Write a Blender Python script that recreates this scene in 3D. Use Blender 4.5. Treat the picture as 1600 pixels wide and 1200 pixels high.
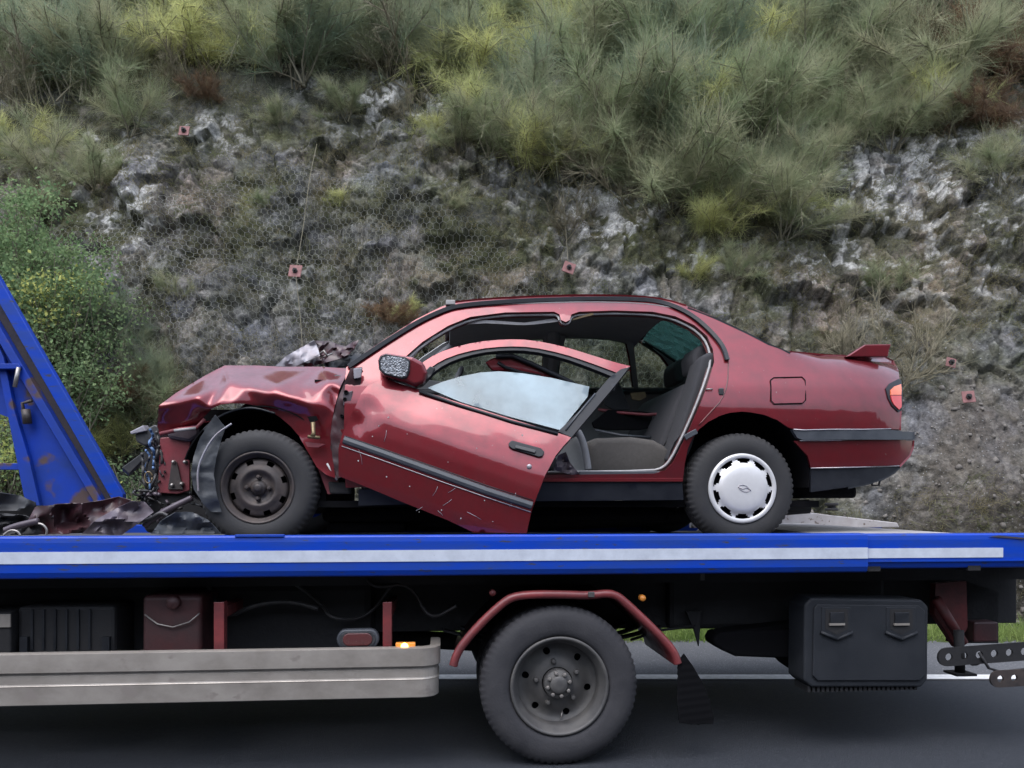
import bpy, bmesh, math, random
import numpy as np
from mathutils import Vector, Matrix
from mathutils.geometry import delaunay_2d_cdt

for _o in list(bpy.data.objects):
    bpy.data.objects.remove(_o)
random.seed(7)
rng = np.random.default_rng(11)
scene = bpy.context.scene
COL = scene.collection
R = math.radians

# ------------------------------------------------------------------ camera
F, CAMH, HY = 1250.0, 1.345, 781.0          # focal length and horizon in px of the 1600x1200 frame, eye height in m
cam_d = bpy.data.cameras.new('camera')
cam = bpy.data.objects.new('camera', cam_d)
COL.objects.link(cam)
cam.location = (0, 0, CAMH)
cam.rotation_euler = (R(90), 0, 0)
cam_d.sensor_width = 36
cam_d.lens = 36 * F / 1600
cam_d.shift_y = (HY - 600) / 1600
cam_d.clip_start = 0.05
cam_d.clip_end = 2000
scene.camera = cam
scene.render.resolution_x, scene.render.resolution_y = 1024, 768

# ------------------------------------------------------------------ overcast sky and weak sun
SUN_EL, SUN_AZ = R(62), R(205)
world = bpy.data.worlds.new('World')
scene.world = world
world.use_nodes = True
wn, wl = world.node_tree.nodes, world.node_tree.links
wn.clear()
sky = wn.new('ShaderNodeTexSky')
sky.sky_type = 'NISHITA'
sky.sun_disc = False
sky.sun_elevation = SUN_EL
sky.sun_rotation = SUN_AZ
sky.air_density = 1.0
sky.dust_density = 1.2
sky.ozone_density = 1.0
hsv = wn.new('ShaderNodeHueSaturation')
hsv.inputs['Saturation'].default_value = 0.52
hsv.inputs['Value'].default_value = 1.0
bg = wn.new('ShaderNodeBackground')
bg.inputs['Strength'].default_value = 0.15
wo = wn.new('ShaderNodeOutputWorld')
wl.new(sky.outputs[0], hsv.inputs['Color'])
# overcast luminance: the cloud cover is about three times brighter overhead than at the horizon
wtc = wn.new('ShaderNodeTexCoord'); wsep = wn.new('ShaderNodeSeparateXYZ'); wmr = wn.new('ShaderNodeMapRange'); wmul = wn.new('ShaderNodeMixRGB')
wmr.inputs['To Min'].default_value = 0.45; wmr.inputs['To Max'].default_value = 1.75
wmul.blend_type = 'MULTIPLY'; wmul.inputs['Fac'].default_value = 1.0
wl.new(wtc.outputs['Generated'], wsep.inputs[0]); wl.new(wsep.outputs['Z'], wmr.inputs['Value'])
wl.new(hsv.outputs[0], wmul.inputs['Color1']); wl.new(wmr.outputs[0], wmul.inputs['Color2'])
wl.new(wmul.outputs[0], bg.inputs['Color'])
wl.new(bg.outputs[0], wo.inputs['Surface'])
sun_d = bpy.data.lights.new('sun', 'SUN')
sun_d.energy = 0.7
sun_d.angle = R(50)
sun_d.color = (1.0, 0.98, 0.96)
sun = bpy.data.objects.new('sun', sun_d)
COL.objects.link(sun)
sun.rotation_euler = (R(90) - SUN_EL, 0, R(180) - SUN_AZ)
scene.view_settings.view_transform = 'Standard'
scene.view_settings.look = 'None'
scene.view_settings.exposure = 1.5
scene.view_settings.gamma = 1.0
scene.view_settings.use_curve_mapping = False

# ------------------------------------------------------------------ materials
MATS = {}
def srgb(r, g, b):
    f = lambda c: (c / 255 / 12.92) if c / 255 <= 0.04045 else ((c / 255 + 0.055) / 1.055) ** 2.4
    return (f(r), f(g), f(b))

def mat(name, col, col2=None, rough=0.6, metal=0.0, scale=8.0, mix=0.5, bump=0.0, bscale=60.0, coat=0.0,
        coat_rough=0.1, detail=6.0, rough_var=0.1, contrast=0.2, spec=0.5, stretch=None, specks=None, emit=None, coat_ior=1.5):
    m = bpy.data.materials.new(name)
    m.use_nodes = True
    nt = m.node_tree
    n, l = nt.nodes, nt.links
    b = n['Principled BSDF']
    b.inputs['Roughness'].default_value = rough
    b.inputs['Metallic'].default_value = metal
    b.inputs['Specular IOR Level'].default_value = spec
    b.inputs['Coat Weight'].default_value = coat
    b.inputs['Coat Roughness'].default_value = coat_rough
    b.inputs['Coat IOR'].default_value = coat_ior
    b.inputs['Base Color'].default_value = (*col, 1)
    tc = n.new('ShaderNodeTexCoord')
    vec = tc.outputs['Object']
    if stretch:
        mp = n.new('ShaderNodeMapping')
        mp.inputs['Scale'].default_value = stretch
        l.new(vec, mp.inputs['Vector'])
        vec = mp.outputs[0]
    if col2 is not None:
        nz = n.new('ShaderNodeTexNoise')
        nz.inputs['Scale'].default_value = scale
        nz.inputs['Detail'].default_value = detail
        nz.inputs['Roughness'].default_value = 0.62
        l.new(vec, nz.inputs['Vector'])
        mr = n.new('ShaderNodeMapRange')
        mr.inputs['From Min'].default_value = mix - contrast
        mr.inputs['From Max'].default_value = mix + contrast
        l.new(nz.outputs['Fac'], mr.inputs['Value'])
        mx = n.new('ShaderNodeMixRGB')
        mx.inputs['Color1'].default_value = (*col, 1)
        mx.inputs['Color2'].default_value = (*col2, 1)
        l.new(mr.outputs[0], mx.inputs['Fac'])
        out = mx.outputs[0]
        if specks:
            sc, thr, scol = specks
            n3 = n.new('ShaderNodeTexNoise')
            n3.inputs['Scale'].default_value = sc
            n3.inputs['Detail'].default_value = 3
            l.new(vec, n3.inputs['Vector'])
            r3 = n.new('ShaderNodeMapRange')
            r3.inputs['From Min'].default_value = thr
            r3.inputs['From Max'].default_value = thr + 0.06
            l.new(n3.outputs['Fac'], r3.inputs['Value'])
            m3 = n.new('ShaderNodeMixRGB')
            m3.inputs['Color2'].default_value = (*scol, 1)
            l.new(out, m3.inputs['Color1'])
            l.new(r3.outputs[0], m3.inputs['Fac'])
            out = m3.outputs[0]
        l.new(out, b.inputs['Base Color'])
        if rough_var:
            rr = n.new('ShaderNodeMapRange')
            rr.inputs['To Min'].default_value = max(0.02, rough - rough_var)
            rr.inputs['To Max'].default_value = min(1, rough + rough_var)
            l.new(mr.outputs[0], rr.inputs['Value'])
            l.new(rr.outputs[0], b.inputs['Roughness'])
    if bump:
        nb = n.new('ShaderNodeTexNoise')
        nb.inputs['Scale'].default_value = bscale
        nb.inputs['Detail'].default_value = 4
        l.new(vec, nb.inputs['Vector'])
        bp = n.new('ShaderNodeBump')
        bp.inputs['Strength'].default_value = bump
        bp.inputs['Distance'].default_value = 0.01
        l.new(nb.outputs['Fac'], bp.inputs['Height'])
        l.new(bp.outputs[0], b.inputs['Normal'])
    if emit:
        b.inputs['Emission Color'].default_value = (*emit[0], 1)
        b.inputs['Emission Strength'].default_value = emit[1]
    MATS[name] = m
    return m

def glass(name, tint, dirt_sheen=(0.5, 0.55, 0.58), dirt_sheen_min=0.05, dirt_sheen_max=0.3, scale=6.0, rough=0.03):
    m = bpy.data.materials.new(name)
    m.use_nodes = True
    n, l = m.node_tree.nodes, m.node_tree.links
    n.clear()
    o = n.new('ShaderNodeOutputMaterial')
    tr = n.new('ShaderNodeBsdfTransparent')
    tr.inputs[0].default_value = (*tint, 1)
    gl = n.new('ShaderNodeBsdfGlossy')
    gl.inputs['Roughness'].default_value = rough
    fr = n.new('ShaderNodeFresnel')
    fr.inputs['IOR'].default_value = 1.6
    m1 = n.new('ShaderNodeMixShader')
    l.new(fr.outputs[0], m1.inputs[0]); l.new(tr.outputs[0], m1.inputs[1]); l.new(gl.outputs[0], m1.inputs[2])
    df = n.new('ShaderNodeBsdfDiffuse')
    df.inputs[0].default_value = (*dirt_sheen, 1)
    tc = n.new('ShaderNodeTexCoord')
    nz = n.new('ShaderNodeTexNoise')
    nz.inputs['Scale'].default_value = scale
    nz.inputs['Detail'].default_value = 5
    l.new(tc.outputs['Object'], nz.inputs['Vector'])
    mr = n.new('ShaderNodeMapRange')
    mr.inputs['From Min'].default_value = 0.35
    mr.inputs['From Max'].default_value = 0.65
    mr.inputs['To Min'].default_value = dirt_sheen_min
    mr.inputs['To Max'].default_value = dirt_sheen_max
    l.new(nz.outputs['Fac'], mr.inputs['Value'])
    m2 = n.new('ShaderNodeMixShader')
    l.new(mr.outputs[0], m2.inputs[0]); l.new(m1.outputs[0], m2.inputs[1]); l.new(df.outputs[0], m2.inputs[2])
    l.new(m2.outputs[0], o.inputs[0])
    MATS[name] = m
    return m

mat('paint', (0.170, 0.012, 0.019), (0.122, 0.011, 0.016), rough=0.38, metal=0.6, spec=0.3, scale=11, contrast=0.16, rough_var=0.07, coat=1.0, coat_rough=0.06, coat_ior=1.5, bump=0.012, bscale=9,
    specks=(55, 0.715, (0.17, 0.09, 0.085)))
mat('paint_dirty', (0.12, 0.016, 0.018), (0.05, 0.025, 0.022), rough=0.55, scale=12, coat=0.25, coat_rough=0.3, bump=0.15, bscale=25)
mat('primer', (0.30, 0.30, 0.34), (0.20, 0.17, 0.18), rough=0.5, metal=0.3, scale=10, bump=0.1)
mat('black_plastic', (0.018, 0.019, 0.022), (0.035, 0.035, 0.038), rough=0.5, scale=14, bump=0.05, bscale=200)
mat('black_trim', (0.009, 0.010, 0.013), (0.020, 0.022, 0.027), rough=0.5, scale=10, spec=0.3)
mat('grey_trim', (0.032, 0.036, 0.045), (0.055, 0.06, 0.07), rough=0.45, scale=10)
mat('bright_strip', (0.45, 0.42, 0.44), (0.3, 0.28, 0.3), rough=0.3, metal=0.5, scale=20)
mat('rubber', (0.012, 0.012, 0.014), (0.028, 0.027, 0.028), rough=0.78, scale=9, bump=0.1, bscale=120)
mat('truck_rubber', (0.014, 0.014, 0.018), (0.034, 0.033, 0.037), rough=0.8, scale=7, bump=0.15, bscale=90)
mat('seal', (0.22, 0.21, 0.21), (0.33, 0.32, 0.32), rough=0.6, scale=15)
mat('steel_wheel', (0.035, 0.032, 0.033), (0.075, 0.058, 0.052), rough=0.55, metal=0.4, scale=16, bump=0.1)
mat('hubcap_silver', (0.64, 0.63, 0.63), (0.52, 0.51, 0.51), rough=0.38, metal=0.25, scale=7)
mat('truck_rim', (0.05, 0.049, 0.052), (0.10, 0.095, 0.09), rough=0.6, metal=0.3, scale=8, bump=0.1)
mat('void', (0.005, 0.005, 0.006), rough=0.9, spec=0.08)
mat('seat_cloth', (0.055, 0.050, 0.046), (0.08, 0.073, 0.068), rough=0.95, scale=60, bump=0.3, bscale=300)
mat('seat_dark', (0.022, 0.022, 0.026), (0.038, 0.037, 0.041), rough=0.9, scale=40, bump=0.2, bscale=250)
mat('lining', (0.24, 0.245, 0.25), (0.29, 0.29, 0.292), rough=0.95, scale=20, bump=0.1, bscale=200)
mat('lining_pale', (0.42, 0.41, 0.41), (0.30, 0.29, 0.29), rough=0.8, scale=18)
mat('pillar_grey', (0.17, 0.17, 0.185), (0.22, 0.22, 0.23), rough=0.7, scale=20)
mat('tail_red', (0.55, 0.015, 0.01), (0.45, 0.012, 0.01), rough=0.15, scale=20, coat=1.0)
mat('tail_orange', (0.75, 0.16, 0.05), (0.65, 0.12, 0.04), rough=0.15, scale=20, coat=1.0)
mat('mirror_glass', (0.36, 0.37, 0.39), (0.10, 0.10, 0.11), rough=0.2, metal=0.7, scale=70, contrast=0.12, bump=0.5, bscale=110)
glass('window_glass', (0.86, 0.92, 0.87), (0.26, 0.31, 0.28), 0.08, 0.18)
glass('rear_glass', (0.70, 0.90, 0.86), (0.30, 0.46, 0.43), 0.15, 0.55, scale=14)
glass('door_glass', (0.50, 0.58, 0.60), (0.36, 0.44, 0.48), 0.30, 0.90, scale=3.2)  # pale mottled diffuse paints in the sky and trees reflected by the pane
mat('truck_blue', (0.002, 0.040, 0.36), (0.005, 0.038, 0.25), rough=0.45, spec=0.3, scale=6, coat=0.08, coat_rough=0.25, bump=0.05, bscale=14, contrast=0.12,
    specks=(24, 0.655, (0.035, 0.040, 0.075)), stretch=(0.5, 1, 2.2))
mat('blue_worn', (0.003, 0.034, 0.32), (0.006, 0.030, 0.19), rough=0.55, spec=0.3, scale=5, bump=0.1, bscale=20, specks=(5.5, 0.555, (0.075, 0.05, 0.05)))
mat('channel_brown', (0.045, 0.032, 0.03), (0.03, 0.03, 0.045), rough=0.75, scale=9, bump=0.2)
mat('stripe_white', (0.50, 0.54, 0.62), (0.38, 0.41, 0.48), rough=0.45, scale=12, specks=(60, 0.72, (0.3, 0.33, 0.38)))
mat('deck_steel', (0.50, 0.48, 0.48), (0.36, 0.33, 0.32), rough=0.5, metal=0.3, scale=9, bump=0.15, bscale=50, specks=(25, 0.62, (0.16, 0.13, 0.11)))
mat('deck_dark', (0.06, 0.06, 0.065), (0.11, 0.10, 0.09), rough=0.5, metal=0.3, scale=6, bump=0.15)
mat('chassis_black', (0.007, 0.007, 0.009), (0.015, 0.014, 0.015), rough=0.75, scale=6, bump=0.2, bscale=40)
mat('chassis_red', (0.16, 0.022, 0.022), (0.06, 0.018, 0.018), rough=0.55, scale=7, bump=0.1, bscale=40)
mat('mudguard_red', (0.20, 0.035, 0.037), (0.09, 0.02, 0.022), rough=0.45, scale=9, coat=0.2, bump=0.1, bscale=30)
mat('tank_maroon', (0.07, 0.022, 0.023), (0.035, 0.017, 0.018), rough=0.5, scale=6, bump=0.1)
mat('guard_aluminium', (0.40, 0.365, 0.33), (0.20, 0.178, 0.158), rough=0.42, metal=0.4, contrast=0.22, scale=3.5, detail=9, bump=0.10, bscale=10, stretch=(1, 1, 1.5),
    specks=(9, 0.62, (0.26, 0.23, 0.21)))
mat('toolbox_plastic', (0.010, 0.012, 0.016), (0.016, 0.018, 0.023), rough=0.62, spec=0.35, scale=5, bump=0.12, bscale=240)
mat('bolt_metal', (0.35, 0.33, 0.31), (0.2, 0.18, 0.17), rough=0.4, metal=0.7, scale=30)
mat('amber', (0.8, 0.30, 0.05), (0.7, 0.25, 0.05), rough=0.2, scale=20)
mat('amber_lit', (1.0, 0.5, 0.1), emit=((1.0, 0.42, 0.06), 9.0))
mat('reflector_red', (0.10, 0.03, 0.03), (0.07, 0.025, 0.025), rough=0.25, scale=20)
mat('cable', (0.02, 0.02, 0.022), (0.05, 0.045, 0.045), rough=0.5, scale=30)
mat('cable_blue', (0.10, 0.18, 0.35), rough=0.5)
mat('liner_grey', (0.045, 0.05, 0.058), (0.02, 0.022, 0.026), rough=0.5, scale=8, bump=0.15)
mat('inner_red', (0.20, 0.03, 0.04), (0.10, 0.02, 0.025), rough=0.5, scale=8, bump=0.1)
mat('debris_red', (0.050, 0.012, 0.016), (0.014, 0.007, 0.009), rough=0.5, scale=9, coat=0.2, coat_rough=0.25, bump=0.1, bscale=14)
mat('debris_grey', (0.10, 0.08, 0.095), (0.04, 0.03, 0.037), rough=0.45, metal=0.2, scale=8, bump=0.2, bscale=18)
mat('brass', (0.20, 0.15, 0.08), (0.12, 0.085, 0.05), rough=0.4, metal=0.6, scale=30)
mat('plate_red', (0.24, 0.10, 0.10), (0.16, 0.075, 0.07), rough=0.7, scale=25)
mat('net_wire', (0.27, 0.27, 0.25), (0.18, 0.18, 0.15), rough=0.5, metal=0.3, scale=2)
mat('asphalt', (0.009, 0.012, 0.018), (0.019, 0.022, 0.030), rough=0.85, scale=26, detail=9, bump=0.5, bscale=220, specks=(75, 0.64, (0.055, 0.058, 0.066)))
mat('shoulder', (0.055, 0.057, 0.064), (0.10, 0.103, 0.112), rough=0.9, scale=70, detail=3, bump=0.6, bscale=140, specks=(90, 0.62, (0.22, 0.22, 0.23)))
mat('road_paint', (0.62, 0.62, 0.63), (0.44, 0.44, 0.44), rough=0.7, scale=20, bump=0.1, bscale=150)
mat('soil', (0.030, 0.028, 0.020), (0.018, 0.022, 0.011), rough=0.95, scale=6, bump=0.4)
def leafmat(name, col, col2, scale, trans=0.42):
    """thin foliage: diffuse with light passing through, colour drifting from plant to plant"""
    m = bpy.data.materials.new(name); m.use_nodes = True
    n, l = m.node_tree.nodes, m.node_tree.links
    n.clear()
    o = n.new('ShaderNodeOutputMaterial')
    tc = n.new('ShaderNodeTexCoord'); nz = n.new('ShaderNodeTexNoise'); nz.inputs['Scale'].default_value = scale; nz.inputs['Detail'].default_value = 4
    l.new(tc.outputs['Object'], nz.inputs['Vector'])
    oi = n.new('ShaderNodeObjectInfo')
    ad = n.new('ShaderNodeMath'); ad.operation = 'MULTIPLY_ADD'; ad.inputs[1].default_value = 0.5; ad.inputs[2].default_value = -0.25
    l.new(oi.outputs['Random'], ad.inputs[0])
    mr = n.new('ShaderNodeMapRange'); mr.inputs['From Min'].default_value = 0.35; mr.inputs['From Max'].default_value = 0.65; mr.clamp = False
    l.new(nz.outputs['Fac'], mr.inputs['Value'])
    sm = n.new('ShaderNodeMath'); sm.operation = 'ADD'; sm.use_clamp = True
    l.new(mr.outputs[0], sm.inputs[0]); l.new(ad.outputs[0], sm.inputs[1])
    mx = n.new('ShaderNodeMixRGB'); mx.inputs['Color1'].default_value = (*col, 1); mx.inputs['Color2'].default_value = (*col2, 1)
    l.new(sm.outputs[0], mx.inputs['Fac'])
    d = n.new('ShaderNodeBsdfDiffuse'); t = n.new('ShaderNodeBsdfTranslucent'); ms = n.new('ShaderNodeMixShader'); ms.inputs[0].default_value = trans
    l.new(mx.outputs[0], d.inputs[0]); l.new(mx.outputs[0], t.inputs[0]); l.new(d.outputs[0], ms.inputs[1]); l.new(t.outputs[0], ms.inputs[2]); l.new(ms.outputs[0], o.inputs[0])
    MATS[name] = m
leafmat('twig_bluegreen', (0.215, 0.285, 0.205), (0.33, 0.355, 0.225), 3.5)
leafmat('twig_olive', (0.25, 0.305, 0.17), (0.40, 0.395, 0.255), 3.5)
leafmat('twig_yellow', (0.60, 0.60, 0.26), (0.42, 0.45, 0.21), 2.5)
leafmat('twig_brown', (0.23, 0.145, 0.085), (0.15, 0.105, 0.075), 4)
leafmat('leaf_green', (0.18, 0.27, 0.13), (0.26, 0.33, 0.16), 5)
leafmat('leaf_dark', (0.11, 0.17, 0.085), (0.16, 0.21, 0.11), 5)
leafmat('leaf_yellow', (0.50, 0.50, 0.17), (0.34, 0.40, 0.13), 5)
leafmat('cover', (0.13, 0.145, 0.07), (0.24, 0.205, 0.12), 3)
leafmat('grass', (0.17, 0.27, 0.07), (0.26, 0.32, 0.11), 2)
mat('stem_pale', (0.21, 0.19, 0.125), (0.14, 0.12, 0.08), rough=0.85, scale=8)
mat('stem_dark', (0.15, 0.135, 0.10), (0.22, 0.20, 0.14), rough=0.9, scale=8)
mat('dark_scrub', (0.012, 0.015, 0.009), (0.02, 0.022, 0.014), rough=0.95, scale=2)
mat('rubble', (0.10, 0.088, 0.078), (0.17, 0.155, 0.14), rough=0.9, scale=5, bump=0.3)
M = MATS

# ------------------------------------------------------------------ projection helpers (pixel of the photo -> place at a known depth)
A = R(5.0)
CA, SA = math.cos(A), math.sin(A)
TY = 3.95                                    # the truck's near side passes this far in front of the camera
def L(px, py, ly):
    """photo pixel -> truck frame, on the plane ly metres behind the truck's near side"""
    u = (px - 800) / F
    lx = (u * (TY + ly * CA) + ly * SA) / (CA - u * SA)
    Y = TY + lx * SA + ly * CA
    return (lx, ly, CAMH + (HY - py) * Y / F)
def Wd(px, py, Y):
    return ((px - 800) * Y / F, Y, CAMH + (HY - py) * Y / F)
def to_world(p):
    return (p[0] * CA - p[1] * SA, TY + p[0] * SA + p[1] * CA, p[2])

# ------------------------------------------------------------------ object helpers
OFF = {}
def link(o):
    COL.objects.link(o)
    return o
def tag(o, label=None, cat=None, group=None, kind=None):
    if label: o['label'] = label
    if cat: o['category'] = cat
    if group: o['group'] = group
    if kind: o['kind'] = kind
    return o
def root(name, base, label, cat, group=None, truck=True):
    """an Empty at a thing's base; base is given in truck frame (or world)"""
    o = link(bpy.data.objects.new(name, None))
    o.empty_display_size = 0.2
    if truck:
        o.location = to_world(base)
        o.rotation_euler = (0, 0, A)
    else:
        o.location = base
    OFF[o.name] = Vector(base)
    return tag(o, label, cat, group)

class MB:
    def __init__(s): s.v, s.f, s.sm = [], [], []
    def add(s, vs, fs, smooth=False):
        k = len(s.v)
        s.v += [tuple(v) for v in vs]
        s.f += [tuple(i + k for i in f) for f in fs]
        s.sm += [smooth] * len(fs)
        return s
    def box(s, a, b):
        x0, y0, z0 = a; x1, y1, z1 = b
        if x0 > x1: x0, x1 = x1, x0
        if y0 > y1: y0, y1 = y1, y0
        if z0 > z1: z0, z1 = z1, z0
        v = [(x0,y0,z0),(x1,y0,z0),(x1,y1,z0),(x0,y1,z0),(x0,y0,z1),(x1,y0,z1),(x1,y1,z1),(x0,y1,z1)]
        return s.add(v, [(0,3,2,1),(4,5,6,7),(0,1,5,4),(1,2,6,5),(2,3,7,6),(3,0,4,7)])
    def prism(s, poly, dvec):
        """closed prism: polygon of 3d points extruded along dvec"""
        n = len(poly)
        d = Vector(dvec)
        a = [tuple(p) for p in poly]
        b = [tuple(Vector(p) + d) for p in poly]
        nrm = Vector((0, 0, 0))
        for i in range(n):
            nrm += Vector(poly[i]).cross(Vector(poly[(i + 1) % n]))
        if nrm.dot(d) > 0:
            a.reverse(); b.reverse()
        fs = [tuple(range(n)), tuple(range(2 * n - 1, n - 1, -1))]
        for i in range(n):
            j = (i + 1) % n
            fs.append((i, i + n, j + n, j))
        return s.add(a + b, fs)
    def tube(s, pts, r, seg=8, cap=True, smooth=True):
        pts = [Vector(p) for p in pts]
        n = len(pts)
        rs = r if isinstance(r, (list, tuple)) else [r] * n
        vs, fs = [], []
        up = None
        for i, p in enumerate(pts):
            t = (pts[min(i + 1, n - 1)] - pts[max(i - 1, 0)])
            t = t.normalized() if t.length > 1e-9 else Vector((0, 0, 1))
            if up is None:
                up = Vector((0, 0, 1)) if abs(t.z) < 0.9 else Vector((1, 0, 0))
            sd = t.cross(up)
            if sd.length < 1e-6: sd = t.cross(Vector((1, 0, 0.3)))
            sd.normalize()
            up = sd.cross(t).normalized()
            for k in range(seg):
                a = 2 * math.pi * k / seg
                vs.append(p + (sd * math.cos(a) + up * math.sin(a)) * rs[i])
        for i in range(n - 1):
            for k in range(seg):
                k2 = (k + 1) % seg
                fs.append((i*seg+k, i*seg+k2, (i+1)*seg+k2, (i+1)*seg+k))
        if cap:
            fs.append(tuple(range(seg - 1, -1, -1)))
            fs.append(tuple((n - 1) * seg + k for k in range(seg)))
        return s.add(vs, fs, smooth)
    def strip(s, pts, prof, smooth=False):
        """sweep a closed profile [(across_y, up)] along pts lying in an xz plane"""
        pts = [Vector(p) for p in pts]
        n, m = len(pts), len(prof)
        vs, fs = [], []
        for i, p in enumerate(pts):
            t = (pts[min(i + 1, n - 1)] - pts[max(i - 1, 0)])
            t.y = 0
            t.normalize()
            nn = Vector((-t.z, 0, t.x))
            for (a, b) in prof:
                vs.append(p + Vector((0, a, 0)) + nn * b)
        for i in range(n - 1):
            for k in range(m):
                k2 = (k + 1) % m
                fs.append((i*m+k, i*m+k2, (i+1)*m+k2, (i+1)*m+k))
        fs.append(tuple(range(m - 1, -1, -1)))
        fs.append(tuple((n - 1) * m + k for k in range(m)))
        return s.add(vs, fs, smooth)
    def lathe(s, prof, c, seg=48, smooth=True, notch=None, closed=False):
        """turn [(radius, y)] about the y axis through c; notch(k, j) scales ring vertices"""
        vs, fs = [], []
        m = len(prof)
        for k in range(seg):
            a = 2 * math.pi * k / seg
            for j, (r, y) in enumerate(prof):
                q = r * (notch(k, j) if notch else 1)
                vs.append((c[0] + q * math.cos(a), c[1] + y, c[2] + q * math.sin(a)))
        for k in range(seg):
            k2 = (k + 1) % seg
            for j in range(m - 1 + (1 if closed else 0)):
                j2 = (j + 1) % m
                fs.append((k*m+j, k2*m+j, k2*m+j2, k*m+j2))
        return s.add(vs, fs, smooth)
    def disc(s, rings, c, seg, skip):
        """annular plate; rings = [(radius, y)], cells with skip(j, k) are holes"""
        vs, fs = [], []
        m = len(rings)
        for k in range(seg):
            a = 2 * math.pi * k / seg
            for (r, y) in rings:
                vs.append((c[0] + r * math.cos(a), c[1] + y, c[2] + r * math.sin(a)))
        for k in range(seg):
            k2 = (k + 1) % seg
            for j in range(m - 1):
                if not skip(j, k):
                    fs.append((k*m+j, k2*m+j, k2*m+j+1, k*m+j+1))
        return s.add(vs, fs, True)
    def build(s, name, material, parent=None, bevel=0, solid=0, smooth=None, fix=True, base=None, bseg=2):
        off = Vector((0, 0, 0))
        if parent is not None: off = OFF[parent.name]
        elif base is not None: off = Vector(base)
        me = bpy.data.meshes.new(name)
        me.from_pydata([tuple(Vector(v) - off) for v in s.v], [], s.f)
        me.validate()
        if fix:
            bm = bmesh.new(); bm.from_mesh(me)
            bmesh.ops.recalc_face_normals(bm, faces=bm.faces)
            bm.to_mesh(me); bm.free()
        o = link(bpy.data.objects.new(name, me))
        me.materials.append(M[material] if isinstance(material, str) else material)
        if smooth is not None:
            me.polygons.foreach_set('use_smooth', [smooth] * len(me.polygons))
        elif len(s.sm) == len(me.polygons):
            me.polygons.foreach_set('use_smooth', s.sm)
        if parent is not None:
            o.parent = parent
            OFF[o.name] = off
        elif base is not None:
            o.location = base
            OFF[o.name] = off
        else:
            OFF[o.name] = off
        if solid:
            md = o.modifiers.new('thickness', 'SOLIDIFY'); md.thickness = abs(solid); md.offset = -1 if solid > 0 else 1
            es = o.modifiers.new('crisp_edges', 'EDGE_SPLIT'); es.split_angle = R(42); es.use_edge_sharp = False
        if bevel:
            md = o.modifiers.new('bevel', 'BEVEL'); md.width = bevel; md.segments = bseg; md.limit_method = 'ANGLE'; md.angle_limit = R(35)
            md.harden_normals = False
        return o
def on_truck(o, base):
    """top-level mesh given in truck coordinates, its own origin at base"""
    o.location = to_world(base)
    o.rotation_euler = (0, 0, A)
    return o

def inside(poly, x, z):
    c = False
    n = len(poly)
    j = n - 1
    for i in range(n):
        xi, zi = poly[i]; xj, zj = poly[j]
        if (zi > z) != (zj > z) and x < (xj - xi) * (z - zi) / (zj - zi) + xi:
            c = not c
        j = i
    return c
def inside_np(poly, X, Z):
    c = np.zeros(X.shape, bool)
    n = len(poly); j = n - 1
    for i in range(n):
        xi, zi = poly[i]; xj, zj = poly[j]
        if zi != zj:
            t = ((zi > Z) != (zj > Z)) & (X < (xj - xi) * (Z - zi) / (zj - zi) + xi)
            c ^= t
        j = i
    return c
def resample(poly, step, closed=True):
    out = []
    n = len(poly)
    for i in range(n if closed else n - 1):
        a, b = poly[i], poly[(i + 1) % n]
        d = math.hypot(b[0] - a[0], b[1] - a[1])
        k = max(1, int(round(d / step)))
        for q in range(k):
            t = q / k
            out.append((a[0] + (b[0] - a[0]) * t, a[1] + (b[1] - a[1]) * t))
    if not closed: out.append(poly[-1])
    return out
def smooth_line(pts, it=2, closed=False):
    for _ in range(it):
        out = []
        n = len(pts)
        rng_ = range(n if closed else n - 1)
        if not closed: out.append(pts[0])
        for i in rng_:
            a, b = pts[i], pts[(i + 1) % n]
            out.append(tuple(a[k] * 0.75 + b[k] * 0.25 for k in range(len(a))))
            out.append(tuple(a[k] * 0.25 + b[k] * 0.75 for k in range(len(a))))
        if not closed: out.append(pts[-1])
        pts = out
    return pts
def tess(outline, holes=(), step=0.03):
    """triangulate a flat outline with holes, with a grid of inner points: -> points, triangles (counter-clockwise in x,z)"""
    loops = [resample(outline, step)] + [resample(h, step) for h in holes]
    pts, edges = [], []
    for lp in loops:
        k = len(pts)
        pts += lp
        edges += [(k + i, k + (i + 1) % len(lp)) for i in range(len(lp))]
    B = np.array(pts)
    xs = np.arange(B[:, 0].min(), B[:, 0].max(), step)
    zs = np.arange(B[:, 1].min(), B[:, 1].max(), step)
    X, Z = np.meshgrid(xs, zs)
    X = X.ravel(); Z = Z.ravel()
    ok = inside_np(loops[0], X, Z)
    for h in loops[1:]:
        ok &= ~inside_np(h, X, Z)
    X, Z = X[ok], Z[ok]
    if len(X):
        keep = np.ones(len(X), bool)
        for b0 in range(0, len(B), 200):
            Bc = B[b0:b0 + 200]
            d = (X[:, None] - Bc[None, :, 0]) ** 2 + (Z[:, None] - Bc[None, :, 1]) ** 2
            keep &= d.min(1) > (0.55 * step) ** 2
        pts += list(zip(X[keep].tolist(), Z[keep].tolist()))
    r = delaunay_2d_cdt([Vector(p) for p in pts], edges, [], 0, 1e-7)
    vs = [(v.x, v.y) for v in r[0]]
    tris = []
    for f in r[2]:
        cx = sum(vs[i][0] for i in f) / len(f); cz = sum(vs[i][1] for i in f) / len(f)
        if inside(loops[0], cx, cz) and not any(inside(h, cx, cz) for h in loops[1:]):
            a = 0
            for i in range(len(f)):
                p, q = vs[f[i]], vs[f[(i + 1) % len(f)]]
                a += p[0] * q[1] - q[0] * p[1]
            tris.append(tuple(f) if a > 0 else tuple(reversed(f)))
    return vs, tris
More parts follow.
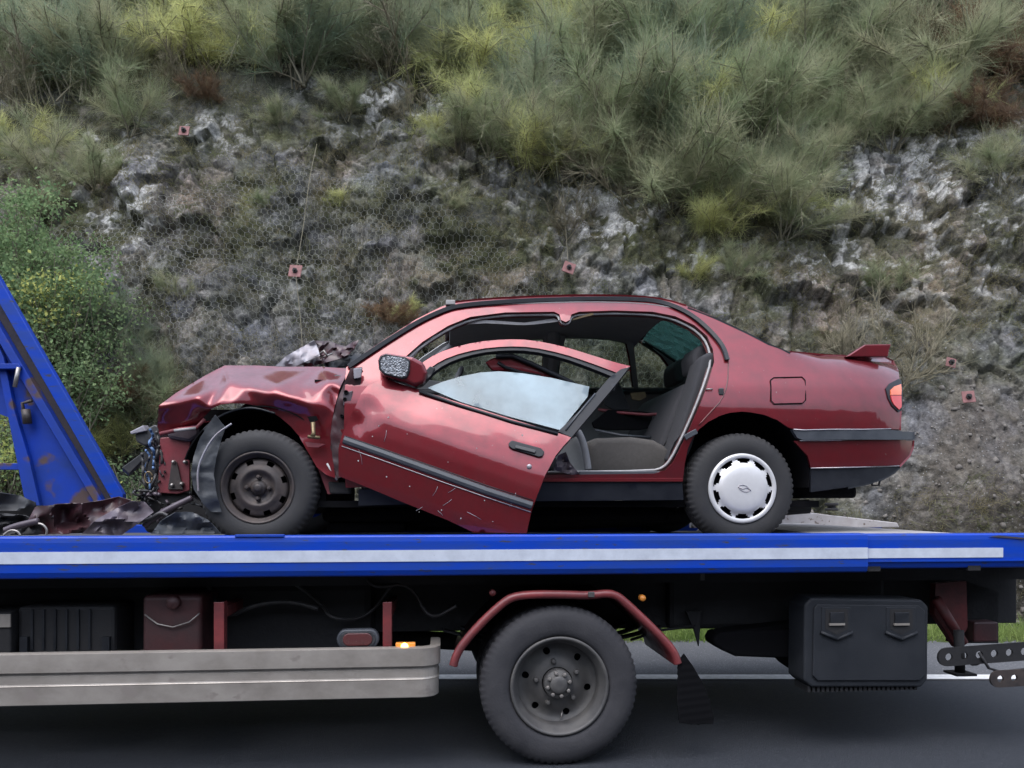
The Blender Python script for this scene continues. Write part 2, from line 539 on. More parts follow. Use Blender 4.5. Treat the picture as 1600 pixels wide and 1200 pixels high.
def panel(outline, yfun, holes=(), step=0.03, flip=False):
    vs, tris = tess(outline, holes, step)
    mb = MB()
    mb.add([(x, yfun(x, z), z) for (x, z) in vs], [tuple(reversed(t)) for t in tris] if flip else tris, True)
    return mb

# ------------------------------------------------------------------ numpy noise
def _hash(i, j, s):
    h = (i.astype(np.int64) * 374761393 + j.astype(np.int64) * 668265263 + s * 1442695041) & 0x7fffffff
    h = (h ^ (h >> 13)) * 1274126177 & 0x7fffffff
    h = h ^ (h >> 16)
    return (h & 0xfffff) / 0xfffff
def vnoise(x, y, s=0):
    i, j = np.floor(x), np.floor(y)
    fx, fy = x - i, y - j
    fx = fx * fx * (3 - 2 * fx); fy = fy * fy * (3 - 2 * fy)
    a, b, c, d = _hash(i, j, s), _hash(i + 1, j, s), _hash(i, j + 1, s), _hash(i + 1, j + 1, s)
    return (a + (b - a) * fx) * (1 - fy) + (c + (d - c) * fx) * fy
def fbm(x, y, s=0, o=5):
    r = 0; amp = 0.5; t = 0
    for k in range(o):
        r = r + amp * vnoise(x, y, s + 17 * k); t += amp
        x = x * 2.03 + 3.1; y = y * 2.03 + 1.7; amp *= 0.52
    return r / t
def facets(x, y, s=0):
    """angular rock: every cell is a tilted flat plate"""
    i0, j0 = np.floor(x), np.floor(y)
    best = np.full(x.shape, 9.0); sec = np.full(x.shape, 9.0); val = np.zeros(x.shape); cid = np.zeros(x.shape)
    for di in (-1, 0, 1):
        for dj in (-1, 0, 1):
            i, j = i0 + di, j0 + dj
            cx, cy = i + _hash(i, j, s), j + _hash(i, j, s + 1)
            d = (x - cx) ** 2 + (y - cy) ** 2
            m = d < best
            sec = np.where(m, best, np.minimum(sec, d))
            best = np.where(m, d, best)
            v = _hash(i, j, s + 2) + (x - cx) * (_hash(i, j, s + 3) - 0.5) * 1.3 + (y - cy) * (_hash(i, j, s + 4) - 0.6) * 1.3
            val = np.where(m, v, val)
            cid = np.where(m, _hash(i, j, s + 5), cid)
    facets.edge = np.sqrt(sec) - np.sqrt(best)
    return val, cid

# ================================================================== SETTING
def sheet(name, x0, x1, y0, y1, z, m, nx=2, ny=2):
    mb = MB()
    vs = [(x0 + (x1 - x0) * i / (nx - 1), y0 + (y1 - y0) * j / (ny - 1), z) for j in range(ny) for i in range(nx)]
    fs = [(j*nx+i, j*nx+i+1, (j+1)*nx+i+1, (j+1)*nx+i) for j in range(ny-1) for i in range(nx-1)]
    mb.add(vs, fs)
    return tag(mb.build(name, m), kind='structure')
sheet('ground', -600, 600, -600, 600, -0.03, 'soil')
sheet('road', -200, 200, -5.5, 6.02, 0.0, 'asphalt')
sheet('road_shoulder', -200, 200, 5.95, 7.62, 0.004, 'shoulder')
sheet('edge_line', -200, 200, 5.97, 6.12, 0.009, 'road_paint')

# the opposite roadside behind the camera, which the car's paint mirrors
def far_bank():
    mb = MB()
    xs = np.linspace(-110, 110, 181); vv = np.linspace(0, 1, 22)
    X, V = np.meshgrid(xs, vv)
    Y = -6.5 - 10.5 * V + (fbm(X * 0.7, V * 6, 71) - 0.5) * 1.8
    Z = -0.05 + 9.5 * V ** 1.05 + (fbm(X * 0.45, V * 4, 72) - 0.5) * 4.0 * V
    nx = len(xs)
    vs = list(zip(X.ravel(), Y.ravel(), Z.ravel()))
    fs = [(j*nx+i, j*nx+i+1, (j+1)*nx+i+1, (j+1)*nx+i) for j in range(len(vv)-1) for i in range(nx-1)]
    mb.add(vs, fs, True)
    tag(mb.build('opposite_bank', 'dark_scrub'), kind='structure')
far_bank()

# ---- the cut rock bank
_pr = np.array([(7.55, 0.0), (8.1, 0.03), (8.45, 0.15), (8.62, 0.7), (8.9, 2.0), (9.25, 3.6), (9.7, 5.2), (10.5, 6.7), (11.7, 8.6), (13.6, 11.2), (17, 14.2), (24, 17.0)])
_t = np.arange(len(_pr)); _tt = np.linspace(0, len(_pr) - 1, 900)
_py = np.interp(_tt, _t, _pr[:, 0]); _pz = np.interp(_tt, _t, _pr[:, 1])
_k = np.ones(41) / 41
_pys = np.convolve(np.pad(_py, 20, mode='edge'), _k, 'valid'); _pzs = np.convolve(np.pad(_pz, 20, mode='edge'), _k, 'valid')
_s = np.concatenate([[0], np.cumsum(np.hypot(np.diff(_pys), np.diff(_pzs)))])
VMAX = 11.6
def prof_base(x, v):
    y = np.interp(v, _s, _pys); z = np.interp(v, _s, _pzs)
    toe = np.clip((x - 2.6) / 2.2, 0, 1) * np.exp(-((v - 1.9) / 1.35) ** 2) * 0.55      # slumped soil at the right
    toe = toe + np.clip((-x - 4.2) / 1.5, 0, 1) * np.exp(-((v - 1.8) / 1.2) ** 2) * 0.35
    y = y + 0.25 * np.sin(x * 0.55 + 0.6) * np.clip(v / 3, 0, 1)
    return y - toe, z
GX = np.arange(-9.2, 11.0, 0.026); GV = np.arange(0, VMAX, 0.026)
GXX, GVV = np.meshgrid(GX, GV)
BY, BZ = prof_base(GXX, GVV)
PPX = 800 + F * GXX / BY; PPY = HY - F * (BZ - CAMH) / BY          # where each place of the bank shows: used only to lay out lichen, moss and soil
wpx = (fbm(GXX * 3, GVV * 3, 141, 3) - 0.5) * 0.25; wpv = (fbm(GXX * 3, GVV * 3, 142, 3) - 0.5) * 0.25
f1, c1 = facets((GXX + wpx) / 0.85 + 0.35 * GVV, (GVV + wpv) / 1.15, 3)
e1 = facets.edge
f2, c2 = facets((GXX + wpx) / 0.34 - 0.2 * GVV, (GVV + wpv) / 0.42, 13)
e2 = facets.edge
f3, c3 = facets((GXX + wpx * .4) / 0.13, (GVV + wpv * .4) / 0.17, 23)
e3 = facets.edge
crack = np.maximum(np.exp(-(e1 / 0.035) ** 2), np.maximum(0.8 * np.exp(-(e2 / 0.06) ** 2), 0.45 * np.exp(-(e3 / 0.09) ** 2)))
f4, c4 = facets(GXX / 0.055, GVV / 0.07, 33)
n1 = fbm(GXX * 0.45, GVV * 0.45, 41, 4)
n2 = fbm(GXX * 2.2, GVV * 2.2, 51, 5)
n3 = fbm(GXX * 7, GVV * 7, 61, 4)
soil_w = np.clip((PPX - 1380 + 0.35 * (PPY - 640)) / 120, 0, 1) * np.clip((PPY - 560) / 90, 0, 1)
veg_w = np.clip((175 + 70 * np.sin(PPX / 170.0) - PPY) / 80, 0, 1)
rock_w = np.clip(1 - 0.85 * soil_w - 0.7 * veg_w, 0, 1) * np.clip((GVV - 0.8) / 0.4, 0, 1)
DISP = (n1 - 0.5) * 0.42 * np.clip(GVV / 1.5, 0, 1) + rock_w * ((f1 - 0.5) * 0.15 + (f2 - 0.5) * 0.125 + (f3 - 0.5) * 0.055 + (f4 - 0.5) * 0.022 - crack * 0.045) \
    + (n2 - 0.5) * 0.05 * np.clip(GVV / 0.8, 0.1, 1) + (n3 - 0.5) * 0.018 * np.clip(GVV / 0.8, 0.2, 1) + soil_w * (f4 - 0.5) * 0.03
OUT = np.array([0.0, -0.92, 0.36])
_sm = DISP.copy()
for _ in range(14):
    _sm[1:-1, 1:-1] = (_sm[:-2, 1:-1] + _sm[2:, 1:-1] + _sm[1:-1, :-2] + _sm[1:-1, 2:]) / 4
def lookup(Agrid, x, v):
    i = np.clip(((np.asarray(x) - GX[0]) / 0.026).round().astype(int), 0, len(GX) - 1)
    j = np.clip((np.asarray(v) / 0.026).round().astype(int), 0, len(GV) - 1)
    return Agrid[j, i]
def bank_pt(x, v, lift=0.0, smooth=False):
    y, z = prof_base(np.asarray(x, float), np.asarray(v, float))
    d = lookup(_sm if smooth else DISP, x, v) + lift
    return np.stack([np.asarray(x, float) + 0 * d, y + OUT[1] * d, z + OUT[2] * d], -1)
def bank_at(px, py):
    """place on the bank that the pixel looks at -> (x, v)"""
    best = None
    v = np.linspace(0.3, VMAX - 0.1, 700)
    x = np.zeros_like(v)
    for _ in range(6):
        p = bank_pt(x, v, 0, True)
        x = (px - 800) * p[:, 1] / F
    p = bank_pt(x, v, 0, True)
    q = HY - F * (p[:, 2] - CAMH) / p[:, 1]
    k = int(np.argmin(np.abs(q - py)))
    return float(x[k]), float(v[k])

def blob(lst):
    w = np.zeros(GXX.shape)
    for (cx, cy, rx, ry, s) in lst:
        w = np.maximum(w, s * np.exp(-(((PPX - cx) / rx) ** 2 + ((PPY - cy) / ry) ** 2)))
    return w
def mixc(C, w, col):
    w = np.clip(w, 0, 1)[..., None]
    return C * (1 - w) + np.array(col) * w
pal = np.array([(0.110, 0.110, 0.114), (0.078, 0.076, 0.068), (0.140, 0.126, 0.108), (0.062, 0.063, 0.066), (0.122, 0.108, 0.088), (0.088, 0.090, 0.100)])
Cc = pal[(c2 * 5.99).astype(int)] * 0.65 + pal[(c3 * 5.99).astype(int)] * 0.35
Cc = Cc * (0.95 + 0.75 * c4[..., None])
Cc = mixc(Cc, blob([(240, 290, 60, 40, 1), (560, 250, 70, 55, .8), (330, 300, 45, 40, .7), (420, 340, 110, 90, .55), (1570, 420, 60, 90, .4), (700, 330, 80, 50, .4)]) * (0.4 + 0.9 * n2), (0.10, 0.118, 0.15))
Cc = mixc(Cc, blob([(520, 235, 55, 26, 1), (515, 288, 26, 18, 1), (1440, 440, 110, 70, .8), (300, 330, 80, 80, .7), (1280, 520, 70, 40, .7), (150, 270, 50, 60, .6), (1480, 380, 120, 60, .6), (720, 420, 120, 60, .5), (1180, 420, 90, 50, .5), (1330, 470, 90, 60, .6), (90, 260, 70, 70, .5)]) * (0.35 + 1.1 * n2), (0.215, 0.152, 0.10))
Cc = Cc * (1 - 0.0 * crack[..., None])
Cc = mixc(Cc, blob([(472, 490, 14, 85, .8), (300, 380, 12, 60, .5)]) , (0.105, 0.088, 0.080))
streak = np.clip((fbm(GXX * 4.5, GVV * 0.55, 151, 4) - 0.50) * 7, 0, 1)
Cc = mixc(Cc, streak * 0.65, (0.040, 0.041, 0.040))
moss = np.clip((fbm(GXX * 1.3, GVV * 1.3, 91, 5) - 0.42) * 6, 0, 1) * (0.62 + blob([(250, 450, 170, 150, .7), (640, 420, 330, 150, .7), (1230, 450, 80, 70, .7), (860, 440, 170, 110, .6), (80, 330, 120, 200, .6)]))
Cc = mixc(Cc, moss * np.clip(n3 * 2.2 - 0.3, 0, 1), (0.046, 0.050, 0.022))
Cc = mixc(Cc, np.clip((fbm(GXX * 3, GVV * 3, 95, 4) - 0.52) * 7, 0, 1) * 0.7, (0.045, 0.047, 0.030))
Cc = mixc(Cc, blob([(380, 310, 14, 45, 1), (545, 305, 50, 24, .8), (1090, 380, 60, 60, .5), (1000, 340, 40, 60, .4), (420, 200, 60, 20, .5)]) * (0.3 + n3), (0.13, 0.135, 0.045))
Cc = mixc(Cc, crack * rock_w * 0.75, (0.028, 0.028, 0.018))
lich_zone = 0.10 + blob([(965, 315, 95, 85, 1), (160, 240, 45, 60, .8), (200, 350, 70, 70, .75), (650, 150, 170, 45, .8), (1200, 270, 90, 70, .75), (1330, 290, 160, 120, .55),
                         (1450, 270, 130, 110, .6), (1330, 400, 160, 60, .45), (330, 185, 55, 30, .9), (1520, 340, 110, 110, .5), (1060, 400, 80, 60, .6), (760, 300, 60, 30, .4), (500, 470, 60, 130, .35)])
lich = np.clip((0.45 * fbm(GXX * 4, GVV * 4, 97, 3) + 0.55 * fbm(GXX * 13, GVV * 13, 98, 4) + 0.11 * lich_zone - 0.585) * 16, 0, 1) * np.clip(lich_zone * 1.4, 0, 1)
Cc = mixc(Cc, lich * 0.85, (0.46, 0.455, 0.44))
Cc = mixc(Cc, soil_w * (0.72 + 0.5 * (n3 - 0.5)), (0.052, 0.042, 0.033))
Cc = mixc(Cc, np.clip(soil_w * (c4 > 0.86), 0, 1) * 0.6, (0.13, 0.118, 0.105))
Cc = mixc(Cc, veg_w * 0.85 * np.clip(n2 * 2, 0, 1), (0.040, 0.042, 0.028))
Cc = mixc(Cc, np.clip((0.9 - GVV) / 0.3, 0, 1), (0.05, 0.07, 0.02))

def build_bank():
    P = np.stack([GXX, BY + OUT[1] * DISP, BZ + OUT[2] * DISP], -1).reshape(-1, 3)
    ny, nx = GXX.shape
    idx = np.arange(ny * nx).reshape(ny, nx)
    q = np.stack([idx[:-1, :-1], idx[:-1, 1:], idx[1:, 1:], idx[1:, :-1]], -1).reshape(-1, 4)
    me = bpy.data.meshes.new('rock_bank')
    me.vertices.add(len(P)); me.vertices.foreach_set('co', P.astype(np.float32).ravel())
    me.loops.add(q.size); me.loops.foreach_set('vertex_index', q.astype(np.int32).ravel())
    me.polygons.add(len(q)); me.polygons.foreach_set('loop_start', np.arange(0, q.size, 4, dtype=np.int32))
    me.update(calc_edges=True)
    at = me.color_attributes.new('rock_colour', 'FLOAT_COLOR', 'POINT')
    at.data.foreach_set('color', np.concatenate([Cc.reshape(-1, 3), np.ones((len(P), 1))], 1).astype(np.float32).ravel())
    m = bpy.data.materials.new('rock'); m.use_nodes = True
    n, l = m.node_tree.nodes, m.node_tree.links
    b = n['Principled BSDF']; b.inputs['Roughness'].default_value = 0.85; b.inputs['Specular IOR Level'].default_value = 0.35
    a = n.new('ShaderNodeAttribute'); a.attribute_name = 'rock_colour'
    tc = n.new('ShaderNodeTexCoord')
    nz = n.new('ShaderNodeTexNoise'); nz.inputs['Scale'].default_value = 26; nz.inputs['Detail'].default_value = 8; nz.inputs['Roughness'].default_value = 0.7
    l.new(tc.outputs['Object'], nz.inputs['Vector'])
    mr = n.new('ShaderNodeMapRange'); mr.inputs['From Min'].default_value = 0.3; mr.inputs['From Max'].default_value = 0.7
    mr.inputs['To Min'].default_value = 0.35; mr.inputs['To Max'].default_value = 1.75
    l.new(nz.outputs['Fac'], mr.inputs['Value'])
    mm = n.new('ShaderNodeMixRGB'); mm.blend_type = 'MULTIPLY'; mm.inputs['Fac'].default_value = 1
    l.new(a.outputs['Color'], mm.inputs['Color1']); l.new(mr.outputs[0], mm.inputs['Color2'])
    ns = n.new('ShaderNodeTexNoise'); ns.inputs['Scale'].default_value = 45; ns.inputs['Detail'].default_value = 4
    l.new(tc.outputs['Object'], ns.inputs['Vector'])
    rs = n.new('ShaderNodeMapRange'); rs.inputs['From Min'].default_value = 0.655; rs.inputs['From Max'].default_value = 0.72
    l.new(ns.outputs['Fac'], rs.inputs['Value'])
    m3 = n.new('ShaderNodeMixRGB'); m3.inputs['Color2'].default_value = (0.26, 0.26, 0.265, 1)
    l.new(rs.outputs[0], m3.inputs['Fac']); l.new(mm.outputs[0], m3.inputs['Color1'])
    l.new(m3.outputs[0], b.inputs['Base Color'])
    nb = n.new('ShaderNodeTexNoise'); nb.inputs['Scale'].default_value = 38; nb.inputs['Detail'].default_value = 7; nb.inputs['Roughness'].default_value = 0.65
    l.new(tc.outputs['Object'], nb.inputs['Vector'])
    bp = n.new('ShaderNodeBump'); bp.inputs['Strength'].default_value = 0.6; bp.inputs['Distance'].default_value = 0.03
    l.new(nb.outputs['Fac'], bp.inputs['Height']); l.new(bp.outputs[0], b.inputs['Normal'])
    me.materials.append(m)
    tag(link(bpy.data.objects.new('rock_bank', me)), kind='structure')
build_bank()

def np_mesh(name, verts, quads, material, smooth=False):
    """mesh from arrays; quads may be (n,3) or (n,4)"""
    me = bpy.data.meshes.new(name)
    k = quads.shape[1]
    me.vertices.add(len(verts)); me.vertices.foreach_set('co', np.asarray(verts, np.float32).ravel())
    me.loops.add(quads.size); me.loops.foreach_set('vertex_index', np.asarray(quads, np.int32).ravel())
    me.polygons.add(len(quads)); me.polygons.foreach_set('loop_start', np.arange(0, quads.size, k, dtype=np.int32))
    if smooth: me.polygons.foreach_set('use_smooth', np.ones(len(quads), bool))
    me.update(calc_edges=True)
    me.materials.append(M[material])
    return me
def prisms(P, Q, rad):
    """thin three-sided rods from P to Q"""
    d = Q - P
    d = d / np.maximum(np.linalg.norm(d, axis=1, keepdims=True), 1e-9)
    ref = np.tile(np.array([[0.0, -1.0, 0.25]]), (len(P), 1))
    s = np.cross(d, ref); s /= np.maximum(np.linalg.norm(s, axis=1, keepdims=True), 1e-6)
    u = np.cross(s, d)
    vs = []
    for a in (90, 210, 330):
        o = (s * math.cos(R(a)) + u * math.sin(R(a))) * rad
        vs += [P + o, Q + o]
    V = np.stack(vs, 1).reshape(-1, 3)
    b = np.arange(len(P))[:, None] * 6
    q = np.concatenate([b + np.array([[0, 2, 3, 1]]), b + np.array([[2, 4, 5, 3]]), b + np.array([[4, 0, 1, 5]])], 0)
    return V, q

# ---- hexagonal rock-fall netting pinned over the rock
def netting():
    cw, ch = 0.074, 0.0445                     # cell pitch, half-cell height
    x0, x1, v0, v1 = -6.3, 2.1, 0.9, 6.3
    nx, ny = int((x1 - x0) / cw), int((v1 - v0) / (ch * 1.5 * 2))
    Ps, Qs = [], []
    ii, jj = np.meshgrid(np.arange(nx), np.arange(ny * 2))
    cx = x0 + (ii + 0.5 * (jj % 2)) * cw
    cv = v0 + jj * ch * 1.5
    cx = cx.ravel(); cv = cv.ravel()
    top = (cx, cv + ch); tl = (cx - cw / 2, cv + ch / 2); bl = (cx - cw / 2, cv - ch / 2); tr = (cx + cw / 2, cv + ch / 2)
    def sag(x, v):
        jx = (fbm(x * 9, v * 9, 5, 2) - 0.5) * 0.022; jv = (fbm(x * 9 + 40, v * 9, 6, 2) - 0.5) * 0.022
        x = x + jx + 0.04 * np.sin(v * 1.7); v = v + jv + 0.05 * np.sin(x * 1.3)
        return bank_pt(x, v, 0.065 + 0.02 * fbm(x * 2, v * 2, 8, 2), True)
    edge = v1 - 0.55 - 0.55 * np.sin(cx * 1.1 + 1.0) - np.clip((cx + 0.3) * 0.8, 0, 1.6)
    keep = cv < edge
    for a, b in ((top, tl), (top, tr), (tl, bl)):
        Ps.append(sag(a[0], a[1])[keep]); Qs.append(sag(b[0], b[1])[keep])
    V, q = prisms(np.concatenate(Ps), np.concatenate(Qs), 0.0028)
    base = np.array(bank_pt(-2.0, 0.9, 0)).reshape(3)
    o = link(bpy.data.objects.new('wire_netting', np_mesh('wire_netting', V - base, q, 'net_wire')))
    o.location = base
    tag(o, 'hexagonal galvanised wire netting draped over the rock face behind the wreck', 'netting')
netting()

# ---- anchor plates bolted through the netting
def anchor_plate(px, py, label, s=0.135, rot=0.0):
    x, v = bank_at(px, py)
    p = bank_pt(x, v, 0.11, True).reshape(3)
    o = root('anchor_plate', tuple(p), label, 'anchor plate', 'red anchor plates on the rock face', truck=False)
    o.rotation_euler = (R(-14), R(rot), R(random.uniform(-8, 8)))
    h = s / 2
    mb = MB(); mb.box((-h, -0.006, -h), (h, 0.006, h)); OFF['x'] = Vector((0, 0, 0))
    def part(mb, n, m, **k):
        q = mb.build(n, m, None, **k); q.parent = o
        return q
    part(mb, 'plate', 'plate_red', bevel=0.003)
    mb = MB(); mb.lathe([(0.0, -0.05), (0.016, -0.05), (0.016, -0.005)], (0, 0, 0), 10, False)
    part(mb, 'bolt', 'chassis_black')
    mb = MB(); mb.lathe([(0.016, -0.022), (0.032, -0.022), (0.032, -0.0065)], (0, 0, 0), 6, False)
    part(mb, 'nut', 'chassis_black')
anchor_plate(293, 215, 'small red square anchor plate high on the left of the rock face', 0.125, 4)
anchor_plate(465, 433, 'red square anchor plate on the netting above the crumpled bonnet', 0.15, 5)
anchor_plate(888, 427, 'weathered red anchor plate just above the car roof', 0.14, 20)
anchor_plate(1505, 628, 'faded red anchor plate in the soil to the right of the car tail', 0.13, -4)
anchor_plate(1478, 575, 'half-buried rusty anchor plate right of the rear spoiler', 0.11, 15)

def anchor_cable(pts, label):
    P = []
    for px, py in pts:
        x, v = bank_at(px, py); P.append(tuple(bank_pt(x, v, 0.10, True).reshape(3)))
    mb = MB(); mb.tube(smooth_line(P, 2), .0042, 6)
    tag(mb.build('anchor_cable', 'stem_dark', None, base=P[-1]), label, 'cable', 'cables holding the netting down')
anchor_cable([(498, 235), (486, 290), (478, 360), (466, 428)], 'thin steel cable slanting down to the anchor plate above the bonnet')
anchor_cable([(466, 440), (470, 480), (474, 520), (476, 560)], 'thin steel cable hanging straight below the anchor plate above the bonnet')
anchor_cable([(878, 290), (882, 350), (887, 422)], 'thin steel cable running down to the anchor plate above the car roof')

# ---- loose stones at the foot of the bank
def rubble():
    n = 500
    px = rng.uniform(1240, 1700, n); py = rng.uniform(560, 860, n)
    keep = (px > 1380 - 0.2 * (py - 640))
    V, Fq = [], []
    cube = np.array([(-1,-1,-1),(1,-1,-1),(1,1,-1),(-1,1,-1),(-1,-1,1),(1,-1,1),(1,1,1),(-1,1,1)], float)
    fc = np.array([(0,3,2,1),(4,5,6,7),(0,1,5,4),(1,2,6,5),(2,3,7,6),(3,0,4,7)])
    x = rng.uniform(2.6, 6.4, n); v = rng.uniform(0.7, 3.4, n)
    p = bank_pt(x, v, 0.0)
    k = 0
    for i in range(n):
        s = 0.008 + 0.028 * rng.random() ** 4
        m = cube * s * rng.uniform(0.5, 1.1, 3) * rng.uniform(0.75, 1.1, (8, 3))
        a = rng.uniform(0, 6.28, 3)
        Rm = np.array(Matrix.Rotation(a[0], 3, 'X') @ Matrix.Rotation(a[1], 3, 'Y'))
        V.append(m @ Rm.T + p[i]); Fq.append(fc + k); k += 8
    o = link(bpy.data.objects.new('rubble', np_mesh('rubble', np.concatenate(V), np.concatenate(Fq), 'rubble')))
    tag(o, 'small loose stones scattered over the slumped soil', 'rubble', kind='stuff')
rubble()

# ================================================================== VEGETATION
def ribbons(P0, D, Ln, w0, bend, nseg=3):
    """curved tapering ribbons: start points, directions, lengths -> verts, quads"""
    n = len(P0)
    side = np.cross(D, rng.normal(size=(n, 3)))
    side /= np.maximum(np.linalg.norm(side, axis=1, keepdims=True), 1e-6)
    vs = []
    for k in range(nseg + 1):
        t = k / nseg
        c = P0 + D * (Ln * t)[:, None] + bend * ((Ln * t * t)[:, None])
        w = (w0 * (1 - 0.75 * t))[:, None]
        vs += [c - side * w, c + side * w]
    m = 2 * (nseg + 1)
    V = np.stack(vs, 1).reshape(-1, 3)
    b = np.arange(n)[:, None] * m
    q = np.concatenate([b + np.array([[2*k, 2*k+1, 2*k+3, 2*k+2]]) for k in range(nseg)], 0)
    return V, q
def unit(a):
    return a / np.maximum(np.linalg.norm(a, axis=-1, keepdims=True), 1e-9)
def make_broom(twig_mat, stem_mat, n_stem=16, per=260, spread=0.75, droop=-0.05, dense=1.0, width=0.0023):
    """unit-high broom: pale branching stems carrying masses of fine upright twigs -> (twig mesh, stem mesh)"""
    sp, sq = [], []
    TP, TD, TL = [], [], []
    for i in range(n_stem):
        a = rng.uniform(0, 2 * math.pi); r = spread * math.sqrt(rng.random())
        d = np.array([math.cos(a) * r, math.sin(a) * r, 1.0]); d /= np.linalg.norm(d)
        ln = rng.uniform(0.5, 0.95)
        pts = [np.array([rng.normal(0, 0.05), rng.normal(0, 0.05), 0.0])]
        cur = d.copy()
        for k in range(5):
            cur = unit(cur + rng.normal(0, 0.14, 3) + np.array([0, 0, droop]))
            pts.append(pts[-1] + cur * ln / 5)
        pts = np.array(pts)
        for k in range(5):
            sp.append((pts[k], pts[k + 1], 0.010 * (1 - k / 6.5)))
        m = int(per * dense)
        t = rng.uniform(0.22, 1.0, m) ** 0.8 * 5
        k = np.minimum(t.astype(int), 4); fr = (t - k)[:, None]
        p = pts[k] * (1 - fr) + pts[k + 1] * fr
        dd = unit(np.tile(cur, (m, 1)) * 0.5 + np.array([0, 0, 0.5]) + rng.normal(0, 0.55, (m, 3)))
        # second-order side shoots gather the twigs into sprays
        ns = 9
        sel = rng.integers(0, m, ns)
        for q in sel:
            e = p[q] + dd[q] * rng.uniform(0.12, 0.28)
            sp.append((p[q], e, 0.004))
            g = 24
            tt = rng.random((g, 1))
            TP.append(p[q] * (1 - tt) + e * tt); TD.append(unit(dd[q] + rng.normal(0, 0.33, (g, 3)) + np.array([0, 0, 0.25]))); TL.append(rng.uniform(0.08, 0.22, g))
        TP.append(p); TD.append(dd); TL.append(rng.uniform(0.08, 0.30, m))
    TP, TD, TL = np.concatenate(TP), np.concatenate(TD), np.concatenate(TL)
    bend = rng.normal(0, 0.34, TP.shape) + np.array([0, 0, droop * 2])
    V, q = ribbons(TP, TD, TL * rng.uniform(0.7, 1.35, len(TL)), np.full(len(TP), width), bend, 3)
    tm = np_mesh('twigs', V, q, twig_mat)
    P = np.array([s[0] for s in sp]); Q = np.array([s[1] for s in sp]); rr = np.array([[s[2]] for s in sp])
    V, q = prisms(P, Q, rr)
    sm = np_mesh('stem', V, q, stem_mat)
    return tm, sm
BROOM = {
    'blue': [make_broom('twig_bluegreen', 'stem_dark', 17, 300, 0.62, width=0.0017) for _ in range(3)],
    'olive': [make_broom('twig_olive', 'stem_dark', 14, 240, 0.9, width=0.0017) for _ in range(3)],
    'yellow': [make_broom('twig_yellow', 'stem_pale', 13, 190, 0.85, -0.16, width=0.0019) for _ in range(2)],
    'brown': [make_broom('twig_brown', 'stem_dark', 18, 220, 1.1, -0.10, width=0.0032) for _ in range(1)],
    'bare': [make_broom('stem_pale', 'stem_pale', 8, 10, 0.9, -0.02, width=0.002) for _ in range(2)],
}
CNAME = {'blue': 'blue-green broom shrub', 'olive': 'olive-green broom shrub', 'yellow': 'yellow-green broom shrub', 'brown': 'dead brown shrub', 'bare': 'bare pale branching shrub'}
ORD = ['first', 'second', 'third', 'fourth', 'fifth', 'sixth', 'seventh', 'eighth', 'ninth', 'tenth', 'eleventh', 'twelfth', 'thirteenth', 'fourteenth', 'fifteenth', 'sixteenth', 'seventeenth', 'eighteenth', 'nineteenth', 'twentieth', 'twenty-first', 'twenty-second', 'twenty-third', 'twenty-fourth', 'twenty-fifth', 'twenty-sixth']
